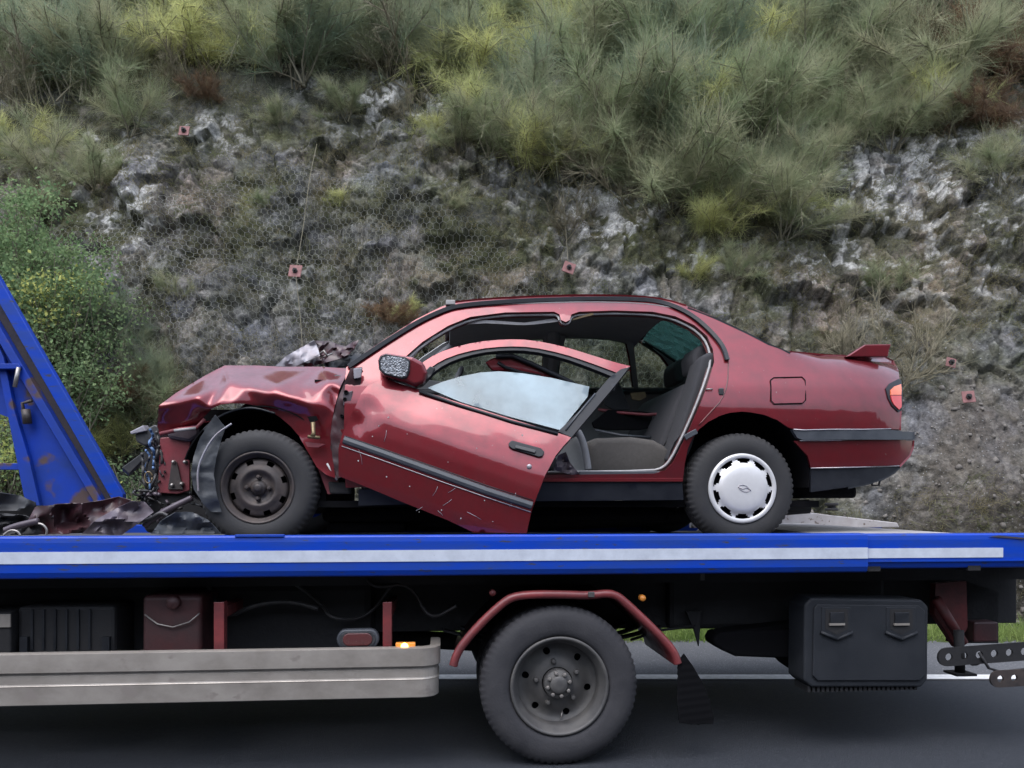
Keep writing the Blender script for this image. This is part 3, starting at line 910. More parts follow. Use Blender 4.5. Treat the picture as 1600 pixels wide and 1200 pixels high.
# (base px, base py, height in px, kind)
SH = [
 # top of the bank
 (20, 60, 150, 'olive'), (75, 30, 150, 'blue'), (150, 45, 160, 'blue'), (230, 55, 140, 'olive'), (285, 50, 130, 'yellow'), (345, 40, 120, 'yellow'), (400, 35, 110, 'olive'),
 (455, 45, 140, 'blue'), (520, 50, 150, 'olive'), (570, 20, 120, 'yellow'), (680, 40, 130, 'blue'), (730, 60, 140, 'olive'), (800, 40, 100, 'olive'), (870, 55, 150, 'olive'), (925, 60, 160, 'yellow'),
 (985, 60, 160, 'blue'), (1050, 70, 170, 'blue'), (1110, 40, 150, 'olive'), (1165, 40, 130, 'yellow'), (1225, 55, 150, 'olive'), (1290, 60, 170, 'blue'), (1350, 50, 150, 'olive'), (1420, 55, 150, 'blue'),
 (1490, 60, 170, 'blue'), (1560, 50, 150, 'olive'), (1610, 60, 160, 'blue'), (-20, 50, 150, 'blue'), (620, 15, 110, 'olive'),
 # upper band
 (15, 150, 170, 'olive'), (80, 165, 180, 'olive'), (130, 160, 170, 'blue'), (190, 140, 160, 'olive'), (60, 190, 120, 'bare'), (205, 215, 120, 'olive'), (285, 100, 120, 'yellow'), (330, 115, 130, 'yellow'), (395, 110, 110, 'olive'),
 (440, 120, 150, 'olive'), (475, 140, 160, 'blue'), (615, 130, 160, 'blue'), (660, 160, 150, 'bare'), (700, 140, 110, 'blue'), (755, 130, 140, 'yellow'), (800, 105, 110, 'yellow'), (560, 110, 120, 'olive'),
 (905, 120, 140, 'olive'), (960, 150, 170, 'olive'), (1005, 160, 160, 'blue'), (1060, 170, 190, 'olive'), (1120, 150, 170, 'blue'), (1175, 120, 150, 'yellow'), (1225, 140, 150, 'olive'), (1290, 150, 180, 'olive'),
 (1330, 130, 150, 'blue'), (1395, 140, 170, 'olive'), (1450, 130, 150, 'bare'), (1470, 170, 170, 'olive'), (1530, 140, 140, 'brown'), (1590, 130, 160, 'olive'), (730, 130, 100, 'olive'),
 (560, 60, 120, 'olive'), (330, 30, 100, 'olive'), (640, 70, 110, 'olive'), (1250, 95, 140, 'blue'), (850, 90, 110, 'yellow'),
 # lower band
 (20, 260, 110, 'yellow'), (70, 285, 110, 'olive'), (820, 215, 150, 'blue'), (690, 225, 80, 'yellow'), (720, 240, 90, 'olive'), (770, 250, 100, 'olive'), (810, 265, 130, 'olive'), (880, 285, 150, 'olive'), (905, 300, 140, 'bare'),
 (955, 235, 150, 'olive'), (1010, 250, 170, 'olive'), (1060, 260, 180, 'blue'), (1090, 250, 150, 'yellow'), (1130, 240, 160, 'olive'), (1180, 240, 150, 'olive'), (1240, 215, 140, 'olive'), (1290, 205, 120, 'bare'),
 (1400, 240, 130, 'olive'), (1450, 210, 110, 'yellow'), (1490, 215, 110, 'olive'), (320, 165, 55, 'brown'), (300, 150, 90, 'bare'), (545, 190, 70, 'olive'), (640, 200, 60, 'bare'), (1540, 205, 90, 'brown'),
 (980, 310, 130, 'olive'), (840, 290, 110, 'yellow'), (1270, 290, 110, 'olive'), (1340, 240, 110, 'olive'), (760, 205, 110, 'yellow'), (440, 205, 60, 'olive'), (150, 300, 90, 'olive'), (1560, 290, 90, 'olive'),
 # fringe hanging over the rock
 (1250, 340, 90, 'yellow'), (1150, 440, 70, 'olive'), (420, 330, 45, 'olive'), (700, 330, 45, 'olive'),
 (1060, 335, 150, 'olive'), (1110, 350, 150, 'olive'), (1160, 340, 150, 'olive'), (1200, 345, 130, 'blue'), (1085, 375, 90, 'yellow'), (1130, 385, 90, 'yellow'), (1010, 345, 120, 'bare'), (1225, 380, 110, 'olive'), (275, 475, 65, 'olive'), (85, 345, 70, 'olive'),
 (605, 515, 55, 'brown'), (635, 500, 45, 'yellow'), (540, 318, 45, 'yellow'), (1390, 640, 190, 'bare'), (1400, 470, 80, 'olive'), (885, 375, 80, 'bare'), (225, 690, 110, 'olive'), (200, 560, 70, 'blue'),
 (165, 530, 90, 'blue'), (1085, 450, 60, 'yellow'), (1300, 330, 80, 'bare'), (195, 730, 90, 'yellow'), (240, 640, 100, 'blue'), (185, 660, 110, 'brown'),
]
def row_of(py):
    return ('along the top edge of the bank' if py < 100 else 'in the second band down the bank' if py < 200 else 'in the third band, where the rock begins' if py < 322 else 'low down among the bare rock')
cls = {}
for i, s in enumerate(SH):
    cls.setdefault((s[3], row_of(s[1])), []).append((s[0], i))
SLAB = {}
for (k, rw), lst in cls.items():
    lst.sort()
    for q, (_, i) in enumerate(lst):
        SLAB[i] = '%s, %s%s' % (CNAME[k], (ORD[q] + ' from the left ') if len(lst) > 1 else 'the only one ', rw)
for i, (px, py, hp, k) in enumerate(SH):
    x, v = bank_at(px, py)
    p = bank_pt(x, v, -0.03, True).reshape(3)
    h = hp * p[1] / F * 1.08
    o = link(bpy.data.objects.new('dead_shrub' if k == 'brown' else 'bare_shrub' if k == 'bare' else 'broom_shrub', None))
    o.location = p
    o.rotation_euler = (R(random.uniform(4, 16)), R(random.uniform(-10, 10)), random.uniform(0, 6.28))
    wsc = random.uniform(0.9, 1.25)
    o.scale = (h * wsc, h * wsc, h)
    tm, sm = BROOM[k][i % len(BROOM[k])]
    tag(o, SLAB[i], 'shrub', 'shrubs growing on the bank')
    c = link(bpy.data.objects.new('twigs', tm)); c.parent = o
    c = link(bpy.data.objects.new('stem', sm)); c.parent = o

# ---- leafy bushes at the left
def leafy_bush(px, py, Y, wpx, hpx, n, mats, label, seed):
    g = np.random.default_rng(seed)
    rx, rz = wpx * Y / F / 2, hpx * Y / F / 2
    c = np.array(Wd(px, py, Y))
    base = np.array([c[0], c[1], max(0.15, c[2] - rz * 1.15)])
    o = root('leafy_bush', tuple(base), label, 'bush', 'leafy bushes beside the blue frame', truck=False)
    # lumps of leaves hung on branch tips
    nl = 90
    u = unit(g.normal(size=(nl, 3)))
    rad = g.random((nl, 1)) ** 0.4
    lc = c + u * rad * np.array([rx, rx * 0.75, rz]) * g.uniform(0.7, 1.25, (nl, 1))
    P = []; Q = []; rr = []
    for q in lc:
        a = base + g.normal(0, 0.05, 3); mid = (a * 0.5 + q * 0.5) + g.normal(0, 0.08, 3)
        P += [a, mid]; Q += [mid, q]; rr += [[0.010], [0.005]]
    V, qd = prisms(np.array(P), np.array(Q), np.array(rr))
    s = link(bpy.data.objects.new('stem', np_mesh('stem', V - base, qd, 'stem_dark'))); s.parent = o
    share = [1.0] if len(mats) == 1 else mats[1]
    names = mats[0]
    for mi, mname in enumerate(names):
        k = int(n * share[mi])
        which = g.integers(0, nl, k)
        pc = lc[which] + g.normal(0, 1, (k, 3)) * np.array([0.10, 0.10, 0.08]) * (0.5 if mname == 'leaf_yellow' else 1.0)
        if mname == 'leaf_yellow':
            sel = g.integers(0, 9, k)
            pc = lc[sel] + g.normal(0, 1, (k, 3)) * np.array([0.12, 0.10, 0.07]) + np.array([0, -0.06, 0])
        d = unit(g.normal(size=(k, 3)) + np.array([0, -0.2, 0.15]))
        nrm = unit(np.cross(d, g.normal(size=(k, 3))))
        ln = g.uniform(0.026, 0.052, (k, 1)); w = ln * 0.32
        fold = np.cross(d, nrm) * ln * 0.10
        V = np.stack([pc, pc + d * ln * 0.5 + nrm * w + fold, pc + d * ln, pc + d * ln * 0.5 - nrm * w + fold], 1).reshape(-1, 3)
        qd = np.arange(k)[:, None] * 4 + np.array([[0, 1, 2, 3]])
        lf = link(bpy.data.objects.new('foliage', np_mesh('foliage', V - base, qd, mname))); lf.parent = o
leafy_bush(30, 400, 8.3, 270, 200, 9500, (['leaf_green', 'leaf_dark'], [0.75, 0.25]), 'rounded grey-green leafy bush at the left edge below the shrubs', 1)
leafy_bush(85, 485, 7.9, 200, 170, 6500, (['leaf_dark', 'leaf_yellow', 'leaf_green'], [0.4, 0.18, 0.42]), 'leafy bush with pale yellow leaf tips above the sloping blue frame', 2)
leafy_bush(85, 605, 7.8, 200, 180, 6000, (['leaf_dark', 'leaf_green'], [0.7, 0.3]), 'dark leafy bush behind the sloping edge of the blue frame', 3)
leafy_bush(10, 720, 7.7, 130, 140, 3000, (['leaf_green', 'leaf_yellow'], [0.75, 0.25]), 'green and yellow bush showing through the gap in the blue frame', 4)  # green leaves mixed with yellow ones
leafy_bush(190, 775, 7.9, 130, 110, 1500, (['leaf_dark', 'leaf_yellow'], [0.8, 0.1]), 'low scrubby bush behind the crushed nose of the car', 5)

# ---- grass on the verge
def verge():
    n = 30000
    x = rng.uniform(-7, 7.5, n); y = 7.5 + 0.95 * rng.random(n) ** 0.8
    P = np.stack([x, y, np.where(y > 8.2, 0.05, 0.0)], 1)
    D = unit(rng.normal(0, 0.35, (n, 3)) + np.array([0, -0.1, 1]))
    V, q = ribbons(P, D, rng.uniform(0.06, 0.2, n), np.full(n, 0.004), rng.normal(0, 0.25, (n, 3)), 2)
    tag(link(bpy.data.objects.new('verge_grass', np_mesh('verge_grass', V, q, 'grass'))), 'bright green grass on the verge beyond the shoulder', 'grass', kind='stuff')
verge()
# ---- wiry ground cover clinging to the rock
def cover():
    n = 9000
    x = rng.uniform(-7.5, 8.5, n); v = rng.uniform(1.0, 8.5, n)
    w = fbm(x * 1.1, v * 1.1, 201, 4) + 0.12 * (v / 8) - 0.10 * ((x > 3) & (v < 3.5))
    k = w > 0.468 - 0.02 * (v > 4.5)
    x, v = x[k], v[k]
    per = 20
    xx = np.repeat(x, per) + rng.normal(0, 0.05, len(x) * per); vv = np.repeat(v, per) + rng.normal(0, 0.04, len(x) * per)
    P = bank_pt(xx, vv, -0.005)
    D = unit(rng.normal(0, 0.55, P.shape) + np.array([0, -0.55, 0.45]))
    V, q = ribbons(P, D, rng.uniform(0.05, 0.13, len(P)) * np.where(rng.random(len(P)) < 0.25, 2.0, 1.0), np.full(len(P), 0.0024), rng.normal(0, 0.3, P.shape) + np.array([0, 0, -0.3]), 2)
    tag(link(bpy.data.objects.new('ground_cover', np_mesh('ground_cover', V, q, 'cover'))), 'wiry dark moss and grass clinging to the rock', 'ground cover', kind='stuff')
cover()

# ================================================================== RECOVERY TRUCK (truck frame: x right, y away from the camera, z up; y = 0 at its near side)
ZD = 1.105
truck = root('recovery_truck', (0, 1.1, 0), 'blue flatbed recovery truck carrying the wrecked red car', 'truck')
def xat(px, ly): return L(px, 800, ly)[0]
def zat(px, py, ly): return L(px, py, ly)[2]
def poly_px(pts, ly): return [L(px, py, ly) for px, py in pts]
def plate_px(pts, ly, thick):
    mb = MB(); mb.prism(poly_px(pts, ly), (0, thick, 0)); return mb
ZT, ZB = 1.172, 0.972                          # rail top and bottom
X1, X2, XE = -4.6, xat(1357, 0), xat(1720, 0)
# near side rail: a folded section with rounded shoulders
def rail(x0, x1, y0, zt, zb, name, sgn=1):
    prof = [(0.010, zt), (0.003, zt - 0.008), (0.0, zt - 0.03), (0.0, zb + 0.03), (0.012, zb + 0.004), (0.02, zb), (0.09, zb), (0.09, zt)]
    mb = MB()
    n = len(prof)
    vs = [(x, y0 + sgn * a, z) for x in (x0, x1) for a, z in prof]
    fs = [(k, (k + 1) % n, n + (k + 1) % n, n + k) for k in range(n)] + [tuple(range(n)), tuple(range(n, 2 * n))]
    mb.add(vs, fs)
    return mb.build(name, 'truck_blue', truck, bevel=0.004)
r1 = rail(X1, X2, 0.0, ZT, ZB, 'side_rail')
r2 = rail(X2 + 0.002, XE, 0.022, ZT - 0.004, ZB + 0.016, 'side_rail')
rail(X1, XE, 2.2, ZT - 0.01, ZB, 'side_rail', -1)
def stripe(x0, x1, y, z0, z1, par):
    mb = MB()
    n = 1
    for i in range(n):
        a, b = x0 + (x1 - x0) * i / n, x0 + (x1 - x0) * (i + 1) / n
        mb.box((a + 0.0006, y - 0.003, z0), (b - 0.0006, y + 0.004, z1))
    return mb.build('reflective_stripe', 'stripe_white', par)
stripe(X1, X2 - 0.004, -0.0005, 1.172 - 0.128 + 0.0, 1.172 - 0.072, r1)
stripe(X2 + 0.006, xat(1567, 0.022), 0.0215, 1.172 - 0.128, 1.172 - 0.078, r2)
mb = MB(); mb.box((X2 + 0.004, 0.012, ZB + 0.052), (XE, 0.0215, ZB + 0.058)); mb.build('rail_bead', 'truck_blue', truck)
mb = MB(); mb.box((xat(367, 0), -0.004, ZT - 0.006), (xat(444, 0), 0.03, ZT + 0.006)); mb.build('rail_latch', 'truck_blue', truck, bevel=0.002)
mb = MB(); mb.prism([(xat(1545, 0.02), 0.02, ZT - 0.02), (xat(1600, .02), 0.02, ZT - 0.034), (xat(1600, .02), .02, ZT - .026), (xat(1560, .02), .02, ZT - .013)], (0, -0.004, 0)); mb.build('rust_scar', 'channel_brown', truck)
# deck in two wheel tracks and a well between
mb = MB(); mb.box((X1, 0.09, ZD - 0.05), (1.62, 2.11, ZD)); mb.build('deck_plate', 'deck_dark', truck)
xr = 1.62
mb = MB(); mb.prism([(xr, 0.09, ZD - 0.05), (XE, 0.09, ZD - 0.06), (XE, 0.09, 1.03), (2.95, 0.09, 1.125), (2.45, 0.09, 1.163), (2.0, 0.09, 1.168), (xr + 0.1, 0.09, 1.162), (xr, 0.09, ZD + 0.004)], (0, 2.02, 0))
mb.build('deck_ramp_plate', 'deck_steel', truck)
# raised far lip with sloping tail and its rubber stop
mb = MB(); mb.prism([(1.55, 2.03, 1.13), (3.22, 2.03, 1.13), (3.20, 2.03, 1.166), (2.35, 2.03, 1.262), (1.55, 2.03, 1.262)], (0, 0.05, 0)); mb.build('deck_lip', 'deck_steel', truck, bevel=0.006)
mb = MB(); mb.lathe([(0.0, 0), (0.05, 0), (0.05, 0.015), (0.03, 0.02), (0.03, 0.035), (0.05, 0.04), (0.05, 0.06), (0, 0.06)], (0, 0, 0), 14)
mb.v = [(2.68 + v[0], 2.06 + v[2], 1.262 + v[1]) for v in mb.v]; mb.build('rubber_stop', 'rubber', truck)
# cross ribs and strapping bars seen under the car
for px in (520, 900, 1000):
    x = xat(px, 0.9)
    mb = MB(); mb.box((x - 0.25, 0.75, ZD + 0.002), (x + 0.55, 0.79, ZD + 0.028)); mb.build('deck_rib', 'truck_blue', truck, bevel=0.004)
mb = MB(); mb.box((-1.9, 1.9, ZD + 0.002), (1.2, 1.94, ZD + 0.14)); mb.build('deck_rib', 'truck_blue', truck, bevel=0.004)

# ---- chassis below the deck
for y in (0.62, 1.5):
    mb = MB(); mb.box((X1, y, 0.60), (XE, y + 0.08, 0.885)); mb.build('chassis_beam', 'chassis_black', truck, bevel=0.006)
for y in (0.42, 1.72):
    mb = MB(); mb.box((X1, y, 0.885), (XE, y + 0.1, ZD - 0.052)); mb.build('subframe_beam', 'chassis_black', truck)
for i, x in enumerate(np.arange(-4.2, 3.2, 0.55)):
    mb = MB(); mb.box((x, 0.03, 0.975), (x + 0.07, 2.15, ZD - 0.052)); mb.build('cross_member', 'chassis_black', truck)
mb = MB(); mb.box((X1, 0.5, 0.40), (-0.72, 1.65, 0.90)); mb.build('engine_and_gearbox_housing', 'chassis_black', truck, bevel=0.05)
mb = MB(); mb.box((0.95, 0.55, 0.60), (2.25, 1.6, 0.93)); mb.build('rear_frame_box', 'chassis_black', truck, bevel=0.03)
mb = MB(); mb.tube([(-1.2, 1.1, 0.52), (0.28, 1.1, 0.42)], 0.055, 12); mb.build('propeller_shaft', 'chassis_black', truck)
mb = MB(); mb.tube([(0.28, 0.3, 0.40), (0.28, 1.9, 0.40)], 0.08, 14); mb.lathe([(0.0, -0.2), (0.13, -0.16), (0.2, 0), (0.13, 0.16), (0, 0.2)], (0.28, 1.1, 0.42), 18); mb.build('rear_axle', 'chassis_black', truck)
for y in (0.52, 1.6):
    for k in range(4):
        mb = MB(); mb.strip([(0.28 + t * (0.62 - 0.1 * k), y, 0.50 + 0.012 * k + 0.10 * t * t + 0.014) for t in np.linspace(-1, 1, 9)], [(0, 0), (0.07, 0), (0.07, 0.011), (0, 0.011)]); mb.build('leaf_spring', 'chassis_black', truck)
g4 = random.Random(9)
for k in range(3):
    x = -1.6 + k * 0.42; pts = [(x, .44, .93)]
    for q in range(4): pts.append((pts[-1][0] + g4.uniform(.03, .2), .40 + g4.uniform(-.05, .08), g4.uniform(.68, .92)))
    mb = MB(); mb.tube(smooth_line(pts, 2), g4.choice([.007, .010, .013]), 6); mb.build('brake_hose', 'cable', truck)
# silencer / air tank behind the wheel, with bracket
p0, p1 = L(1128, 1007, 0.35), L(1262, 1000, 0.35)
mb = plate_px([(1114, 1000), (1120, 990), (1150, 986), (1262, 984), (1262, 1030), (1200, 1028), (1150, 1026), (1128, 1016), (1116, 1008)], 0.38, 0.16); mb.build('air_tank', 'void', truck, bevel=.03, bseg=3)
mb = plate_px([(1145, 985), (1262, 972), (1262, 1060), (1240, 1045), (1215, 1020), (1165, 1022)], 0.42, 0.2); mb.build('tank_bracket', 'void', truck)
mb = plate_px([(1072, 955), (1096, 955), (1092, 1010), (1085, 985)], 0.5, 0.02); mb.build('hanger_bracket', 'chassis_black', truck)
mb = MB(); mb.tube([L(985, 1000, 0.5), L(1030, 985, 0.5), L(1085, 978, 0.5)], 0.008, 6); mb.build('brake_pipe', 'chassis_black', truck)
mb = MB(); p = L(1098, 901, 0.2); mb.box((p[0] - .012, p[1], p[2] - .02), (p[0] + .012, p[1] + .01, p[2] + .04)); mb.build('bracket_tab', 'truck_rim', truck, bevel=.003)

# ---- rear wheels (twin tyres each side)
WX, WZ = L(875, 1075, 0.06)[0], 0.403
def truck_tyre(y0, parent, s=1):
    R_ = 0.403
    prof = [(0.248, 0.03), (0.255, 0.012), (0.268, 0.004), (0.29, 0.0), (0.325, -0.004), (0.355, 0.0), (0.378, 0.010), (0.392, 0.022), (R_, 0.034),
            (R_, 0.062), (R_ - .013, 0.064), (R_ - .013, 0.072), (R_, 0.074), (R_, 0.105), (R_ - .013, 0.107), (R_ - .013, 0.115), (R_, 0.117), (R_, 0.148), (R_ - .013, 0.15), (R_ - .013, 0.158), (R_, 0.16), (R_, 0.19), (0.385, 0.208), (0.33, 0.225), (0.25, 0.2)]
    def notch(k, j):
        if j in (7, 8) and k % 3 == 0: return 0.984
        if j in (9, 12, 13, 16, 17, 20) and k % 4 == 0: return 0.985
        return 1
    mb = MB(); mb.lathe([(r, s * y) for r, y in prof], (WX, y0, WZ), 216, True, notch)
    return mb.build('tyre', 'truck_rubber', parent)
def truck_wheel(y0, s, full):
    e = link(bpy.data.objects.new('rear_wheel', None)); e.parent = truck; OFF[e.name] = OFF[truck.name]
    truck_tyre(y0, e, s); truck_tyre(y0 + s * 0.26, e, s)
    c = (WX, y0, WZ)
    if full:
        mb = MB(); mb.lathe([(0.243, 0.03), (0.252, 0.010), (0.250, 0.002), (0.240, 0.001), (0.232, 0.010), (0.226, 0.035), (0.214, 0.045), (0.208, 0.08), (0.205, 0.12)], c, 72); mb.build('rim', 'truck_rim', e)
        # dished centre with round hand holes
        circ = lambda cx, cz, r, n: [(cx + r * math.cos(t), cz + r * math.sin(t)) for t in np.linspace(0, 2 * math.pi, n, endpoint=False)]
        hs = [circ(c[0], c[2], .08, 40)] + [circ(c[0] + .166 * math.cos(R(-12 + 60 * k)), c[2] + .166 * math.sin(R(-12 + 60 * k)), .0185, 14) for k in range(6)]
        def dish(x, z):
            r = math.hypot(x - c[0], z - c[2])
            return c[1] + float(np.interp(r, [.08, .10, .13, .15, .18, .195, .207], [.098, .10, .112, .126, .134, .128, .115]))
        panel(circ(c[0], c[2], .207, 72), dish, hs, .016).build('wheel_centre', 'truck_rim', e, solid=.008, fix=False)
        mb = MB(); mb.lathe([(0.20, 0.17), (0.02, 0.17)], c, 40); mb.build('brake_drum', 'void', e)
        mb = MB(); mb.lathe([(0.075, 0.10), (0.074, 0.055), (0.068, 0.048), (0.048, 0.046), (0.046, 0.036), (0.040, 0.030), (0.02, 0.027), (0.0, 0.027)], c, 40); mb.build('hub', 'truck_rim', e)
        for k in range(8):
            a = 2 * math.pi * (k + 0.3) / 8
            q = (c[0] + 0.058 * math.cos(a), c[1], c[2] + 0.058 * math.sin(a))
            mb = MB(); mb.lathe([(0.0, 0.030), (0.007, 0.031), (0.0105, 0.035), (0.0105, 0.055)], q, 6, False); mb.build('hub_bolt', 'bolt_metal', e)
        for k in range(5):
            a = R(100) + 2 * math.pi * k / 5
            q = (c[0] + 0.112 * math.cos(a), c[1], c[2] + 0.112 * math.sin(a))
            mb = MB(); mb.lathe([(0.0, 0.076), (0.008, 0.077), (0.013, 0.082), (0.015, 0.104)], q, 8, False); mb.build('wheel_nut', 'truck_rim', e)
        mb = MB(); mb.tube([(c[0] + .03, c[1] + .125, c[2] - .155), (c[0] + .022, c[1] + .11, c[2] - .19)], .004, 6); mb.build('valve', 'bolt_metal', e)
truck_wheel(0.06, 1, True)
truck_wheel(2.14, -1, False)

# ---- red tubular mudguard and flap
mg = [(702, 1040), (706, 1025), (718, 1003), (752, 965), (783, 937), (800, 927), (830, 923), (880, 923), (921, 925), (950, 921), (968, 925), (985, 939), (1020, 972), (1050, 1003), (1062, 1020), (1067, 1036)]
path = smooth_line(poly_px(mg, 0.04), 2)
hw = 0.021
ring = [(0.0 + 0.02 * math.cos(a) , hw * math.sin(a)) for a in np.linspace(math.pi * 0.5, math.pi * 1.5, 7)]
ring = [(a + 0.02, b - hw) for a, b in ring] + [(0.60, -2 * hw), (0.60, -2 * hw + .006), (0.03, -2 * hw + 0.006), (0.03, -0.006), (0.03, 0.0)]
mb = MB(); mb.strip(path, ring, True); mb.build('mudguard', 'mudguard_red', truck)
p = L(922, 926, 0.035); mb = MB(); mb.box((p[0] - .012, .018, p[2] - .022), (p[0] + .02, .03, p[2] + .006)); mb.build('mudguard_clip', 'truck_rim', truck, bevel=.003)
for (px, py, mt) in ((770, 927, 'chassis_red'), (1005, 935, 'amber')):
    p = L(px, py, 0.1); mb = MB(); mb.lathe([(0, 0), (0.014, 0.002), (0.017, 0.01), (0.017, 0.04)], p, 14); mb.build('side_reflector', mt, truck)
fl = [(1060, 1034), (1070, 1022), (1086, 1043), (1104, 1072), (1116, 1100), (1123, 1128), (1122, 1137), (1090, 1135), (1062, 1130), (1058, 1095)]
fl2 = [(L(px, py, 0.05)[0], L(px, py, 0.05)[2]) for px, py in fl]
mb = panel(fl2, lambda x, z: 0.05 + 0.35 * max(0, x - fl2[0][0]) + 0.0010 * math.sin(z * 620), step=0.008); mb.build('mud_flap', 'void', truck, solid=0.006, fix=False)

# ---- aluminium side guard with a rounded end
def guard():
    x0, xe = X1, xat(688, 0.0)
    zt, zb = zat(300, 1018, 0.0), zat(300, 1099, 0.0)
    h = zt - zb
    prof = [(0.05, 1.0), (0.012, 1.0), (0.0, 0.985), (0.0, 0.64), (0.004, 0.62), (0.016, 0.61), (0.016, 0.575), (0.012, 0.56), (0.010, 0.41), (0.008, 0.385), (0.006, 0.375), (0.007, 0.35), (0.009, 0.02), (0.016, 0.0), (0.05, 0.0)]
    mb = MB(); vs = []; stations = []
    for x in np.linspace(x0, xe - 0.10, 60): stations.append((x, 0.0, 0.0))
    for a in np.linspace(0, math.pi / 2, 10)[1:]: stations.append((xe - 0.10 + 0.10 * math.sin(a), 0.10 * (1 - math.cos(a)), a))
    stations.append((xe, 0.30, math.pi / 2))
    for (x, y, a) in stations:
        for (d, f) in prof:
            vs.append((x - d * math.sin(a), y + d * math.cos(a), zb + f * h))
    n = len(prof)
    fs = [(i*n+k, i*n+k+1, (i+1)*n+k+1, (i+1)*n+k) for i in range(len(stations)-1) for k in range(n-1)]
    mb.add(vs, fs)
    return mb.build('side_guard', 'guard_aluminium', truck, fix=False)
g_ = guard()
# guard posts, tanks, battery box behind the guard
for (x0p, x1p, yt) in ((334, 350, 941), (598, 612, 941)):
    a, b = L(x0p, yt, 0.12), L(x1p, 1030, 0.12)
    mb = MB(); mb.box((a[0], 0.12, b[2] - .1), (b[0], 0.125, a[2])); mb.box((b[0] - .006, 0.126, b[2] - .1), (b[0], 0.18, a[2])); mb.build('guard_post', 'mudguard_red', truck, bevel=.002)
    mb = MB(); mb.box((a[0], 0.185, a[2] - .08), (b[0], 0.62, a[2] - .03)); mb.build('post_arm', 'chassis_red', truck)
a, b = L(222, 930, 0.2), L(315, 1030, 0.2)
mb = MB(); mb.box((a[0], 0.2, b[2] - .12), (b[0], 0.6, a[2])); tank = mb.build('hydraulic_tank', 'tank_maroon', truck, bevel=0.025, bseg=4)
c = L(272, 941, 0.19); mb = MB(); mb.lathe([(0, -0.03), (0.028, -0.028), (0.033, -0.02), (0.033, 0.02)], c, 18); mb.build('filler_cap', 'tank_maroon', tank)
mb = MB(); mb.tube([L(226, 960, .185), L(246, 975, .183), L(270, 980, .183), L(296, 972, .183), L(312, 958, .185)], .004, 6); mb.build('tank_strap', 'bolt_metal', tank)
a, b = L(27, 948, 0.25), L(180, 1030, 0.25)
mb = MB(); mb.box((a[0], 0.25, b[2] - .1), (b[0], 0.62, a[2])); bat = mb.build('battery_box', 'chassis_black', truck, bevel=0.02)
for q in (32, 160):
    a, b = L(q, 995, 0.235), L(q + 12, 1030, 0.235); mb = MB(); mb.box((a[0], .225, b[2]), (b[0], .249, a[2])); mb.build('battery_clamp', 'black_trim', bat)
for q in range(6):
    a = L(48 + q * 18, 952, 0.245); mb = MB(); mb.box((a[0], .24, a[2] - .2), (a[0] + .012, .2498, a[2])); mb.build('battery_rib', 'black_trim', bat)
a, b = L(-60, 958, 0.2), L(17, 1030, 0.2); mb = MB(); mb.box((a[0], .2, b[2]), (b[0], .5, a[2])); vb = mb.build('valve_block', 'chassis_black', truck, bevel=.01)
a, b = L(-10, 960, 0.19), L(16, 980, 0.19); mb = MB(); mb.box((a[0], .19, b[2]), (b[0], .199, a[2])); mb.build('valve_tag', 'guard_aluminium', vb)
# oval lamp
c = L(559, 999, 0.10)
ov = [(c[0] + 0.058 * (1 if math.cos(t) > 0 else -1) + 0.046 * math.cos(t), 0.10, c[2] + 0.050 * math.sin(t)) for t in np.linspace(0, 2 * math.pi, 28, endpoint=False)]
mb = MB(); mb.prism(ov, (0, 0.05, 0)); ol = mb.build('oval_lamp', 'grey_trim', truck, bevel=.008)
def shrink(pts, s, y): return [(c[0] + (p[0] - c[0]) * s, y, c[2] + (p[2] - c[2]) * s * .92) for p in pts]
mb = MB(); mb.prism(shrink(ov, 0.84, 0.094), (0, 0.03, 0)); mb.build('lamp_recess', 'black_plastic', ol, bevel=.002)
mb = MB(); mb.prism(shrink(ov, 0.70, 0.090), (0, 0.03, 0)); mb.build('lamp_lens', 'reflector_red', ol, bevel=.004)
# amber marker lamp, lit
a, b = L(618, 1005, 0.04), L(649, 1019, 0.04)
mb = MB(); mb.box((a[0], .04, b[2] - .01), (b[0], .075, a[2])); ml = mb.build('marker_lamp', 'amber', truck, bevel=.004)
mc = L(632, 1011, 0.03); mb = MB(); mb.lathe([(0, -.004), (.012, -.002), (.018, .004), (.018, .012)], (mc[0], .034, mc[2]), 16); mb.build('lit_bulb', 'amber_lit', ml)

